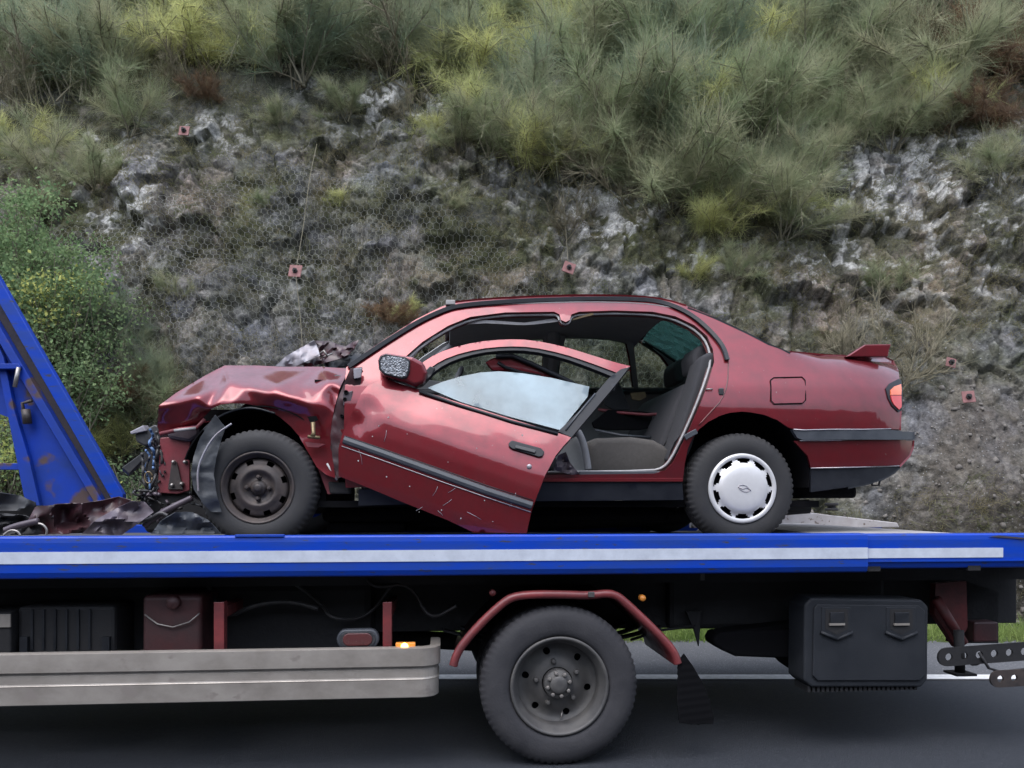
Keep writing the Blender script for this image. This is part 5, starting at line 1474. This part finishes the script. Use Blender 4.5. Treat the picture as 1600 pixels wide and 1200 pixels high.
# embossed emblem: slanted ring crossed by a wavy bar
em = [(RC[0] + .030 * math.cos(t) - .004, RC[1] - .0335, RC[2] + .017 * math.sin(t) + .014 * math.cos(t) * -.55) for t in np.linspace(0, 2 * math.pi, 25)]
mb = MB(); mb.tube(em, .0022, 5); mb.tube([(RC[0] - .036, RC[1] - .0335, RC[2] + .008), (RC[0] - .012, RC[1] - .0335, RC[2] - .004), (RC[0] + .012, RC[1] - .0335, RC[2] + .004), (RC[0] + .034, RC[1] - .0335, RC[2] - .012)], .0028, 5); mb.build('emblem', 'bright_strip', e)
for (c, nm) in ((FC, 'front_wheel'), (RC, 'rear_wheel')):
    e = wheel_empty(nm); cc = (c[0], 2 * CY - c[1], c[2]); car_tyre(cc, e, s=-1)
    mb = MB(); mb.lathe([(.18, -.02), (.15, -.04), (0, -.04)], cc, 40); mb.build('wheel_disc', 'steel_wheel', e)
# dark inner arches
def arch_liner(c, r, y0, y1, name, m, a0=-.15, a1=math.pi + .15):
    mb = MB(); n = 26
    vs = []
    for t in np.linspace(a0, a1, n):
        for y in (y0, y1): vs.append((c[0] + r * math.cos(t), y, c[2] + r * math.sin(t)))
    fs = [(2*i, 2*i+1, 2*i+3, 2*i+2) for i in range(n-1)]
    mb.add(vs, fs, True)
    return mb.build(name, m, car, solid=.006, fix=False)
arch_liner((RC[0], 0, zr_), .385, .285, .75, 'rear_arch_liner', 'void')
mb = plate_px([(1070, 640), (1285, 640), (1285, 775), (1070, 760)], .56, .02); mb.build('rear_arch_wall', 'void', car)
mb = MB(); mb.box((-1.0, .50, ZD + .12), (0.95, 1.75, ZD + .199)); mb.build('underbody', 'void', car, bevel=.03)
mb = MB(); mb.tube([(-.9, .9, ZD + .10), (.2, .95, ZD + .09), (.9, .9, ZD + .12), (1.9, .8, ZD + .20)], .045, 10); mb.build('exhaust_pipe', 'chassis_black', car)
mb = MB(); mb.box((-.98, .55, ZD + .06), (-.55, 1.65, ZD + .118)); mb.build('front_subframe', 'void', car, bevel=.02)
mb = MB(); mb.box((1.5, .5, ZD + .25), (2.05, 1.7, ZD + .32)); mb.build('boot_floor', 'void', car, bevel=.02)
mb = MB(); mb.tube([(-1.29, .45, ZD + .30), (-1.29, 1.75, ZD + .30)], .03, 8); mb.build('front_axle', 'void', car)
mb = MB(); mb.tube([(RC[0], .45, ZD + .30), (RC[0], 1.75, ZD + .30)], .03, 8); mb.build('rear_axle', 'void', car)

# ---- crumpled front wing, from hand-set fold points (pixel, pixel, depth behind the flank)
ctrl = [(248, 634, .045), (246, 664, .12), (250, 681, .13), (285, 610, .16), (320, 587, .30), (351, 571, .34), (400, 571, .36), (442, 573, .36), (500, 573, .33), (546, 575, .25),
        (275, 628, .05), (306, 620, .012), (325, 636, .030), (320, 650, .09), (308, 667, .13), (280, 672, .13), (300, 645, .07), (340, 608, .11), (358, 598, .10), (332, 636, .01), (345, 620, .03), (362, 631, .015),
        (385, 606, .060), (425, 614, .020), (460, 622, .005), (488, 631, -.004), (512, 634, 0.0), (404, 634, .075), (439, 653, .095), (467, 681, .08), (477, 699, .06), (495, 730, .04), (523, 748, .02),
        (470, 650, .06), (500, 668, .035), (516, 667, .015), (520, 700, .02), (521, 643, .01), (495, 600, .10), (515, 597, .06), (525, 615, .075), (502, 612, .025), (532, 605, .05), (540, 590, .16), (450, 596, .13), (400, 592, .18), (430, 604, .055), (470, 606, .085),
        (210, 640, .05), (230, 720, .12), (560, 560, .25), (550, 640, .02), (540, 760, .02), (400, 550, .42), (300, 560, .35)]
cv_, cf_ = None, None
_r = delaunay_2d_cdt([Vector((c[0], c[1])) for c in ctrl], [], [], 0, 1e-6)
_cd = {}
def ctrl_depth(px, py):
    for f in _r[2]:
        a, b, c = (_r[0][i] for i in f)
        den = (b.y - c.y) * (a.x - c.x) + (c.x - b.x) * (a.y - c.y)
        if abs(den) < 1e-9: continue
        u = ((b.y - c.y) * (px - c.x) + (c.x - b.x) * (py - c.y)) / den
        v = ((c.y - a.y) * (px - c.x) + (a.x - c.x) * (py - c.y)) / den
        w = 1 - u - v
        if u > -1e-4 and v > -1e-4 and w > -1e-4:
            d = 0
            for i, t in zip(f, (u, v, w)):
                o = _r[3][i][0] if _r[3][i] else i
                d += t * ctrl[o][2]
            return d
    return 0.05
def soft_depth(px, py, r=6.0):
    return (2 * ctrl_depth(px, py) + sum(ctrl_depth(px + r * math.cos(a) * q, py + r * math.sin(a) * q) for a in np.linspace(0, 6.283, 8, endpoint=False) for q in (.5, 1))) / 18
wing = [(248, 634), (275, 614), (320, 587), (351, 571), (400, 571), (442, 573), (500, 573), (546, 576), (531, 606), (522, 640), (517, 667), (519, 705), (524, 747), (510, 742), (495, 730), (477, 699), (467, 681), (455, 667), (439, 653), (422, 642), (404, 634), (384, 631), (362, 630), (345, 632), (332, 638), (320, 650), (308, 667), (280, 672), (250, 681), (246, 664)]
vs, tris = tess(wing, (), 3.0)
mb = MB()
nzx = np.array([v[0] for v in vs]); nzy = np.array([v[1] for v in vs])
rip = (fbm(nzx / 40, nzy / 30, 301, 2) - .5) * .010
mb.add([L(px, py, .27 + soft_depth(px, py) + float(r_)) for (px, py), r_ in zip(vs, rip)], [tuple(reversed(t)) for t in tris], True)
wg = mb.build('front_wing', 'paint', car, solid=.006, fix=False)
tag(wg, 'crumpled front wing folded over the wheel')
# folded front lip of the wing
mb = MB(); mb.tube([L(250, 678, .36), L(280, 671, .37), L(308, 668, .37), L(320, 655, .36)], .011, 8); mb.build('wing_lip', 'inner_red', car)
mb = MB(); mb.tube([L(272, 673, .345), L(306, 669, .355)], .008, 8); mb.build('headlamp_bracket', 'seal', car)
# hole, brass fitting and bracket at the rear foot of the wing
mb = plate_px([(480, 651), (494, 650), (497, 656), (485, 661)], .265, .01); mb.build('torn_hole', 'void', car)
mb = MB(); mb.tube([L(489, 660, .26), L(490, 676, .255), L(489, 682, .25)], [.012, .010, .016], 8); mb.tube([L(481, 682, .25), L(500, 684, .25)], .009, 8); mb.build('torn_fitting', 'brass', car)
mb = plate_px([(476, 690), (508, 694), (497, 699), (480, 698)], .262, .02); mb.build('torn_bracket', 'inner_red', car)
mb = plate_px([(482, 700), (510, 698), (525, 742), (530, 772), (512, 772), (500, 740)], .36, .06); mb.build('inner_sill', 'inner_red', car)
mb = MB(); mb.tube([L(511, 724, .30), L(520, 740, .30), L(527, 750, .30)], .006, 6); mb.build('torn_edge', 'lining_pale', car)
mb = plate_px([(512, 752), (545, 755), (548, 772), (515, 772)], .34, .08); mb.build('jacking_point', 'chassis_black', car, bevel=.01)
# bare hinge pillar between wing and door
hp = [(548, 575), (566, 573), (563, 600), (556, 622), (545, 645), (540, 670), (536, 700), (534, 745), (526, 748), (519, 715), (516, 680), (519, 655), (527, 625), (536, 600)]
panel(sp2(hp, .27), lambda x, z: .278 + .022 * (float(fbm(np.array([x * 22.]), np.array([z * 13.]), 77, 3)[0]) - .5), (), .012).build('hinge_pillar', 'debris_red', car, solid=.01, fix=False)
for (px, py, r_) in ((541, 613, .012), (539, 624, .010), (534, 650, .009), (555, 590, .010)):
    q = L(px, py, .262); mb = MB(); mb.lathe([(0, .0), (r_ * .5, .0), (r_ * .55, -.006), (r_, -.006), (r_, .02)], q, 10); mb.build('hinge_bolt', 'void', car)
mb = plate_px([(552, 576), (566, 574), (564, 590), (553, 592)], .255, .02); mb.build('hinge', 'primer', car, bevel=.003)
mb = plate_px([(536, 614), (551, 610), (548, 630), (536, 634)], .262, .012); mb.build('hinge', 'debris_grey', car, bevel=.003)

# ---- bonnet: crushed skin over the engine and its buckled peaks
def bonnet():
    mb = MB(); nx, ny = 44, 50
    vs = []
    xs = np.linspace(-1.72, -.88, nx); ys = np.linspace(.52, 1.92, ny)
    for x in xs:
        for y in ys:
            z = ZD + .60 + .30 * min(1, max(0, (x + 1.75) / .5)) ** .8
            b = float(fbm(np.array([x * 3.1]), np.array([y * 2.7]), 311, 3)[0]) - .5
            z += .14 * abs(b) * 2 - .05 + .03 * math.sin(x * 11 + y * 5) - .03
            vs.append((x, y, z - .02))
    fs = [(i*ny+k, (i+1)*ny+k, (i+1)*ny+k+1, i*ny+k+1) for i in range(nx-1) for k in range(ny-1)]
    mb.add(vs, fs, True); return mb.build('bonnet', 'paint', car, solid=.005, fix=False)
bonnet()
def crumple_px(poly, ly, amp, seed, name, m, step=4, parent=car, sc=16, lean=0.0, base=None, thick=.004):
    vs, tris = tess(poly, (), step)
    X = np.array([v[0] for v in vs]); Y = np.array([v[1] for v in vs])
    n = fbm(X / sc, Y / sc, seed, 3)
    fz, _ = facets(X / (sc * 1.1), Y / (sc * 1.1), seed)
    rd = 1 - np.abs(2 * fbm(X / (sc * 1.6) + 9, Y / (sc * 1.1), seed + 5, 2) - 1)
    d = (n - .5) * amp * .7 - (rd - .7) * amp * 1.3 + (fz - .5) * amp * .18
    y0 = max(Y)
    mb = MB(); mb.add([L(px, py, ly + float(q) + lean * (y0 - py)) for (px, py), q in zip(vs, d)], [tuple(reversed(t)) for t in tris], True)
    if parent is None:
        return on_truck(mb.build(name, m, None, solid=thick, fix=False, base=base), base)
    return mb.build(name, m, parent, solid=thick, fix=False)
crumple_px([(430, 572), (446, 557), (470, 543), (491, 532), (497, 545), (500, 556), (480, 564), (460, 573)], .75, .05, 3, 'bonnet_fold', 'primer', lean=.001)
crumple_px([(493, 532), (505, 533), (514, 532), (528, 538), (540, 541), (552, 534), (561, 531), (553, 545), (546, 553), (530, 561), (510, 566), (480, 575), (455, 575), (480, 565), (501, 556)], .82, .08, 5, 'bonnet_fold', 'debris_red', lean=.002)
crumple_px([(505, 566), (540, 556), (565, 552), (560, 566), (545, 574), (510, 576)], .90, .06, 8, 'scuttle_panel', 'black_plastic')
mb = MB(); mb.tube([L(500, 553, .78), L(506, 548, .76), L(512, 558, .76)], .007, 6); mb.tube([L(500, 560, .78), L(520, 552, .8)], .005, 6); mb.build('wiper_linkage', 'bolt_metal', car)

# ---- exposed nose: inner wing plate, liner, engine lumps, cables
mb = plate_px([(250, 684), (300, 680), (296, 700), (296, 766), (278, 772), (246, 770)], .52, .02); iw = mb.build('inner_wing_plate', 'inner_red', car, bevel=.004)
mb = plate_px([(268, 722), (276, 722), (286, 765), (262, 765)], .505, .012); mb.build('mount_bracket', 'steel_wheel', iw, bevel=.003)
for (px, py) in ((271, 722), (289, 722), (269, 758), (284, 756)):
    q = L(px, py, .50); mb = MB(); mb.lathe([(0, -.012), (.007, -.011), (.011, -.004), (.011, .02)], q, 8); mb.build('mount_bolt', 'bolt_metal', iw)
ln_o = [(336, 648), (322, 668), (310, 690), (302, 715), (298, 740), (303, 765), (318, 788), (330, 800)]
ln_i = [(352, 668), (345, 690), (338, 715), (334, 740), (338, 770), (346, 800)]
crumple_px(ln_o + ln_i[::-1], .235, .022, 12, 'wheel_arch_liner', 'liner_grey', step=4, sc=26)
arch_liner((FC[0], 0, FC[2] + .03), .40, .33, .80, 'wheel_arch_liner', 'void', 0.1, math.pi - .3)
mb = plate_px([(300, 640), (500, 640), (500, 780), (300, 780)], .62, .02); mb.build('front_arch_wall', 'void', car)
mb = MB(); mb.tube([L(px, py, .215) for px, py in smooth_line([(362, 662), (335, 680), (318, 708), (308, 735), (310, 768)], 2)], .005, 6); mb.build('liner_edge', 'primer', car)
mb = MB(); mb.tube([L(px, py, .33) for px, py in smooth_line([(430, 646), (395, 636), (362, 641), (335, 655), (318, 672)], 2)], .006, 6); mb.build('liner_edge', 'black_trim', car)
def lump(poly, ly, th, name, m, seed, bev=.01): return crumple_lump(poly, ly, th, name, m, seed, bev)
def crumple_lump(poly, ly, th, name, m, seed, bev):
    g = random.Random(seed)
    mb = MB(); P = [L(px + g.uniform(-3, 3), py + g.uniform(-3, 3), ly) for px, py in poly]
    mb.prism(P, (g.uniform(-.03, .03), th, g.uniform(-.03, .03)))
    return mb.build(name, m, car, bevel=bev)
lump([(212, 676), (240, 664), (252, 668), (250, 690), (228, 700), (210, 690)], .62, .25, 'headlamp_shell', 'black_plastic', 1)
lump([(200, 672), (226, 667), (226, 672), (203, 680)], .60, .06, 'headlamp_rim', 'primer', 2, .004)
lump([(192, 730), (225, 705), (232, 712), (205, 738)], .70, .04, 'broken_grille', 'black_plastic', 3, .004)
lump([(226, 700), (252, 690), (252, 770), (232, 768), (222, 735)], .64, .5, 'radiator_support', 'chassis_black', 4)
lump([(255, 690), (300, 684), (310, 700), (300, 720), (262, 712)], .60, .3, 'engine_block', 'chassis_black', 5)
lump([(258, 668), (312, 662), (316, 680), (296, 690), (262, 684)], .50, .2, 'headlamp_bowl', 'debris_grey', 6, .02)
lump([(220, 768), (262, 760), (300, 775), (330, 792), (335, 835), (230, 835), (215, 800)], .55, .4, 'engine_sump', 'chassis_black', 7, .02)
g = random.Random(5)
for k in range(10):
    x0, y0_ = g.uniform(216, 250), g.uniform(668, 720)
    pts = [(x0, y0_)]
    for q in range(5): pts.append((pts[-1][0] + g.uniform(-12, 13), pts[-1][1] + g.uniform(8, 26)))
    mb = MB(); mb.tube([L(px, py, .50 + g.uniform(0, .06)) for px, py in smooth_line(pts, 2)], g.choice([.004, .006, .008]), 6); mb.build('torn_cable', g.choice(['cable', 'cable', 'cable', 'debris_grey', 'cable_blue']), car)
for k in range(9):
    x0, y0_ = g.uniform(222, 300), g.uniform(765, 815)
    pts = [(x0, y0_)]
    for q in range(4): pts.append((pts[-1][0] + g.uniform(-20, 20), min(832, pts[-1][1] + g.uniform(-6, 14))))
    mb = MB(); mb.tube([L(px, py, .40 + g.uniform(0, .08)) for px, py in smooth_line(pts, 2)], g.choice([.005, .008, .012]), 6); mb.build('torn_hose', g.choice(['cable', 'debris_grey', 'black_trim']), car)
mb = MB(); t_ = [L(232 + 6 * math.cos(a), 746 + 9 * math.sin(a), .47) for a in np.linspace(0, 6.28, 15)]; mb.tube(t_, .004, 6); mb.build('hose_clip', 'brass', car)
mb = MB(); mb.tube([L(223, 800, .44), L(225, 786, .44)], .014, 8); mb.build('white_connector', 'lining_pale', car)

# ---- the driver's door, swung out and hanging nose-high
DX, _, DZ = L(530, 690, .24)
BT = R(-19.5)
_pt = [-.45, -.33, -.15, .0, .10, .18, .26, .33, .39, .60, .95]
_pv = [.085, .055, .018, .003, .0, .004, .022, .045, .068, .155, .30]
def door_y(x, z):
    dx, dz = x - DX, z - DZ
    s = dx * math.cos(BT) + dz * math.sin(BT); t = -dx * math.sin(BT) + dz * math.cos(BT)
    return .235 - .165 * s + float(np.interp(t, _pt, _pv)) + .02 * max(0, .12 - s) ** 1 * math.sin(t * 22)
def D(px, py, off=0.0):
    ly = .15
    for _ in range(20):
        p = L(px, py, ly)
        ly = door_y(p[0], p[2]) - off
    return L(px, py, ly)
def D2(pts, off=0.0): return [(q[0], q[2]) for q in (D(px, py, off) for px, py in pts)]
dskin = [(575, 602), (603, 592), (628, 600), (650, 607), (720, 630), (800, 655), (860, 673), (893, 683), (880, 697), (868, 712), (852, 742), (840, 772), (830, 800), (823, 833), (740, 832), (700, 813), (675, 803), (630, 785), (580, 764), (545, 750), (529, 744), (529, 700), (534, 680), (545, 655), (556, 634), (564, 615)]
dl = smooth_line([(575, 602)], 0)
def door_dent(x, z):
    y = door_y(x, z)
    y += .013 * math.exp(-((x - DXD) / .05) ** 2 - ((z - DZD) / .07) ** 2)
    y += .010 * math.exp(-((x - DXE) / .16) ** 2 - ((z - DZE) / .10) ** 2)
    y += .012 * math.exp(-((x - DXF) / .03) ** 2 - ((z - DZF) / .05) ** 2)
    y += .0011 * math.sin(x * 17 + z * 9) * math.sin(z * 13 - 4 * x)
    return y
DXD, DZD = D2([(578, 640)])[0]; DXE, DZE = D2([(655, 620)])[0]; DXF, DZF = D2([(560, 662)])[0]
door = panel(D2(dskin), door_dent, (), .022).build('front_door', 'paint', car, solid=.035, fix=False)
tag(door, 'front door hanging open, dented, window half down')
def dtube(pts, r, off, name, m, it=1, seg=6):
    pts = smooth_line(pts, it) if it else pts
    mb = MB(); mb.tube([D(px, py, off) for px, py in pts], r, seg); return mb.build(name, m, door)
# door handle
hh = [(795, 692), (800, 688), (845, 700), (851, 706), (848, 713), (842, 714), (800, 701), (795, 697)]
mb = MB(); mb.prism([D(px, py, .016) for px, py in hh], (0, .02, 0)); mb.build('handle', 'black_trim', door, bevel=.004)
mb = MB(); mb.prism([D(px, py, .026) for px, py in ((806, 695), (838, 703), (836, 708), (805, 700))], (0, .012, 0)); mb.build('handle_pull', 'black_plastic', door, bevel=.003)
q = D(827, 729, .003); mb = MB(); mb.lathe([(0, -.006), (.010, -.006), (.013, -.002), (.013, .01)], q, 14); mb.build('lock', 'bright_strip', door)
# moulding band: dark bar with paler lower lip
ml_ = [(537, 687), (600, 709), (680, 738), (760, 767), (831, 790)]
P = [D(px, py, .0) for px, py in resample(ml_, 12, False)]
mb = MB(); mb.strip(P, [(-.013, -.014), (-.017, 0), (-.013, .016), (.004, .023), (.004, -.023)]); mb.build('moulding', 'grey_trim', door)
dtube([(538, 681), (600, 702), (680, 730), (760, 758.5), (833, 782)], .0028, .008, 'moulding_top_line', 'black_trim', 0)  # thin black trim line along the moulding's upper edge
dtube([(534, 697), (600, 720), (680, 749), (760, 777), (829, 800)], .0026, .003, 'bright_line', 'bright_strip', 0)
# window frame: red outer band, black inner seal, black rear post
top = smooth_line([(645, 580), (668, 560), (700, 545), (745, 534), (790, 530), (830, 531), (880, 541), (925, 555), (960, 566), (985, 572)], 1)
bot = smooth_line([(656, 592), (676, 571), (705, 556), (748, 545), (790, 541), (830, 542), (878, 552), (920, 566), (950, 577), (968, 584)], 1)
panel(D2(top + bot[::-1]), door_y, (), .012).build('window_frame', 'paint', door, solid=.03, fix=False)
b2 = smooth_line([(662, 598), (682, 577), (710, 562), (750, 551), (790, 547), (830, 548), (876, 558), (916, 572), (944, 583), (958, 589)], 1)
panel(D2(bot + b2[::-1], -.008), lambda x, z: door_y(x, z) + .008, (), .012).build('window_seal', 'black_trim', door, solid=.03, fix=False)
panel(D2([(984, 573), (970, 577), (952, 590), (916, 632), (872, 674), (893, 683), (925, 645), (958, 606)], .002), lambda x, z: door_y(x, z) - .002, (), .02).build('window_post', 'black_trim', door, solid=.03, fix=False)
dtube([(655, 611), (720, 634), (800, 659), (872, 678)], .009, .004, 'waist_seal', 'black_trim', 0)
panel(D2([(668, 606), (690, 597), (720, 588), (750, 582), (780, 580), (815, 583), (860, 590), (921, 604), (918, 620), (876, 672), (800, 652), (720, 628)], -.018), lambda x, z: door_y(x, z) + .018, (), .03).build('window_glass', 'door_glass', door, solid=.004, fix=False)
dtube([(884, 672), (905, 645), (930, 615)], .005, .006, 'post_edge', 'grey_trim', 0)
# mirror, its broken glass turned to the road
mo = [(590, 562), (594, 553), (604, 551), (645, 557), (662, 566), (668, 582), (664, 598), (648, 604), (636, 598), (600, 586), (592, 578)]
q0 = D(630, 578, .06)[1]
mb = MB(); mb.prism(poly_px(mo, q0 - .02), (0, .13, 0)); mir = mb.build('mirror', 'paint', door, bevel=.02, bseg=4)
mgp = [(591, 564), (595, 556), (603, 553), (634, 558), (641, 563), (640, 580), (636, 590), (628, 592), (600, 585), (592, 577)]
mb = MB(); mb.prism(poly_px(mgp, q0 - .032), (0, .02, 0)); mb.build('mirror_rim', 'black_trim', door, bevel=.004)
mgi = [(595 + (x - 595) * .88 + 3, 572 + (y - 572) * .86) for x, y in mgp]
mb = MB(); mb.prism(poly_px(mgi, q0 - .0345), (0, .004, 0)); mb.build('mirror_glass', 'mirror_glass', door)
mb = plate_px([(640, 600), (660, 596), (672, 590), (680, 575), (672, 572), (660, 584), (648, 596)], q0 + .06, .05); mb.build('mirror_mount', 'black_plastic', door, bevel=.004)
# stone chips and scrapes down to the primer
g5 = random.Random(3)
chips = [(592, 665), (582, 682), (607, 652), (636, 678), (816, 680), (838, 690), (757, 782), (700, 722), (604, 745), (640, 760), (655, 800), (690, 797), (720, 810), (770, 815), (560, 720), (745, 700)]
mb = MB()
for px, py in chips:
    c = D(px, py, .0015); r_ = g5.uniform(.002, .0045); n_ = 6
    mb.prism([(c[0] + r_ * g5.uniform(.6, 1.2) * math.cos(a), c[1] - .001, c[2] + r_ * g5.uniform(.6, 1.2) * math.sin(a)) for a in np.linspace(0, 6.283, n_, endpoint=False)], (0, .003, 0))
mb.build('paint_chips', 'lining_pale', door)
mb = MB()
for (x0, y0_, x1, y1) in ((676, 775, 684, 760), (700, 770, 712, 762), (692, 790, 706, 780), (650, 798, 660, 792), (684, 798, 692, 806), (806, 770, 796, 792), (560, 700, 566, 726), (730, 800, 752, 812), (600, 690, 604, 672)):
    mb.tube([D(x0, y0_, .0012), D((x0 + x1) / 2 + 1, (y0_ + y1) / 2, .0012), D(x1, y1, .0012)], .0011, 4)
mb.build('scratches', 'primer', door)
# torn-open latch edge behind the door
crumple_px([(872, 712), (884, 706), (890, 722), (905, 740), (895, 742), (878, 738), (866, 735)], .24, .03, 44, 'torn_latch', 'debris_grey', step=4, sc=9)

# ================================================================== WRECKAGE LYING ON THE DECK
def dbase(px, ly): p = L(px, 830, ly); return (p[0], ly, ZD)
o = crumple_px([(55, 792), (90, 788), (130, 786), (160, 782), (185, 776), (205, 782), (196, 800), (170, 815), (130, 833), (60, 835), (40, 820)], .36, .16, 21, 'crushed_panel', 'debris_red', parent=None, sc=34, base=dbase(120, .36))
tag(o, 'crushed dark red body panel lying on the deck at the left', 'car panel')
o = crumple_px([(128, 834), (150, 812), (180, 795), (206, 783), (226, 784), (240, 800), (220, 815), (190, 836)], .28, .10, 22, 'bent_metal_sheet', 'debris_grey', parent=None, sc=30, base=dbase(180, .28))
tag(o, 'bent purplish-grey metal sheet lying before the front wheel', 'metal sheet')
o = crumple_px([(-30, 772), (0, 770), (30, 774), (55, 785), (62, 812), (30, 806), (0, 808), (-30, 806)], .45, .12, 23, 'bumper_shell', 'black_plastic', parent=None, sc=40, base=dbase(10, .45))
tag(o, 'torn black bumper shell at the left end of the deck', 'bumper')
o = crumple_px([(-30, 806), (10, 802), (40, 806), (68, 820), (60, 836), (-30, 836)], .34, .08, 24, 'plastic_grille', 'chassis_black', parent=None, sc=18, base=dbase(10, .34))
tag(o, 'broken black plastic grille below the bumper shell', 'grille')
o = crumple_px([(236, 834), (250, 815), (275, 800), (300, 800), (325, 812), (345, 834)], .20, .09, 25, 'plastic_undertray', 'liner_grey', parent=None, sc=22, base=dbase(290, .2))
tag(o, 'ragged dark plastic undertray against the front tyre', 'undertray')
def loose_tube(pts, ly, r, name, m, label, cat):
    P = [L(px, py, ly) for px, py in smooth_line(pts, 2)]
    b = (P[0][0], ly, ZD)
    mb = MB(); mb.tube(P, r, 10)
    return tag(on_truck(mb.build(name, m, None, base=b), b), label, cat)
loose_tube([(8, 829), (25, 822), (60, 814)], .26, .017, 'metal_tube', 'debris_grey', 'grey metal tube lying across the black grille', 'tube')
loose_tube([(60, 818), (68, 820), (74, 828), (72, 836)], .25, .006, 'wire_hook', 'bolt_metal', 'small bent wire hook at the end of the grey tube', 'hook')
loose_tube([(6, 836), (16, 828), (28, 830), (32, 837)], .22, .006, 'wire_loop', 'bolt_metal', 'bright wire loop at the left edge of the deck', 'wire')
loose_tube([(225, 822), (245, 806), (270, 792), (300, 778)], .34, .016, 'torn_pipe', 'debris_grey', 'grey torn pipe slanting up towards the crushed nose', 'pipe')
loose_tube([(215, 815), (235, 812), (250, 800), (262, 806)], .32, .010, 'broken_rod', 'cable', 'black broken rod on the deck below the crushed nose', 'rod')
loose_tube([(190, 790), (205, 800), (222, 795), (240, 812), (255, 800)], .42, .007, 'wiring_loom', 'cable', 'tangled black wiring loom on the deck before the nose', 'wiring')
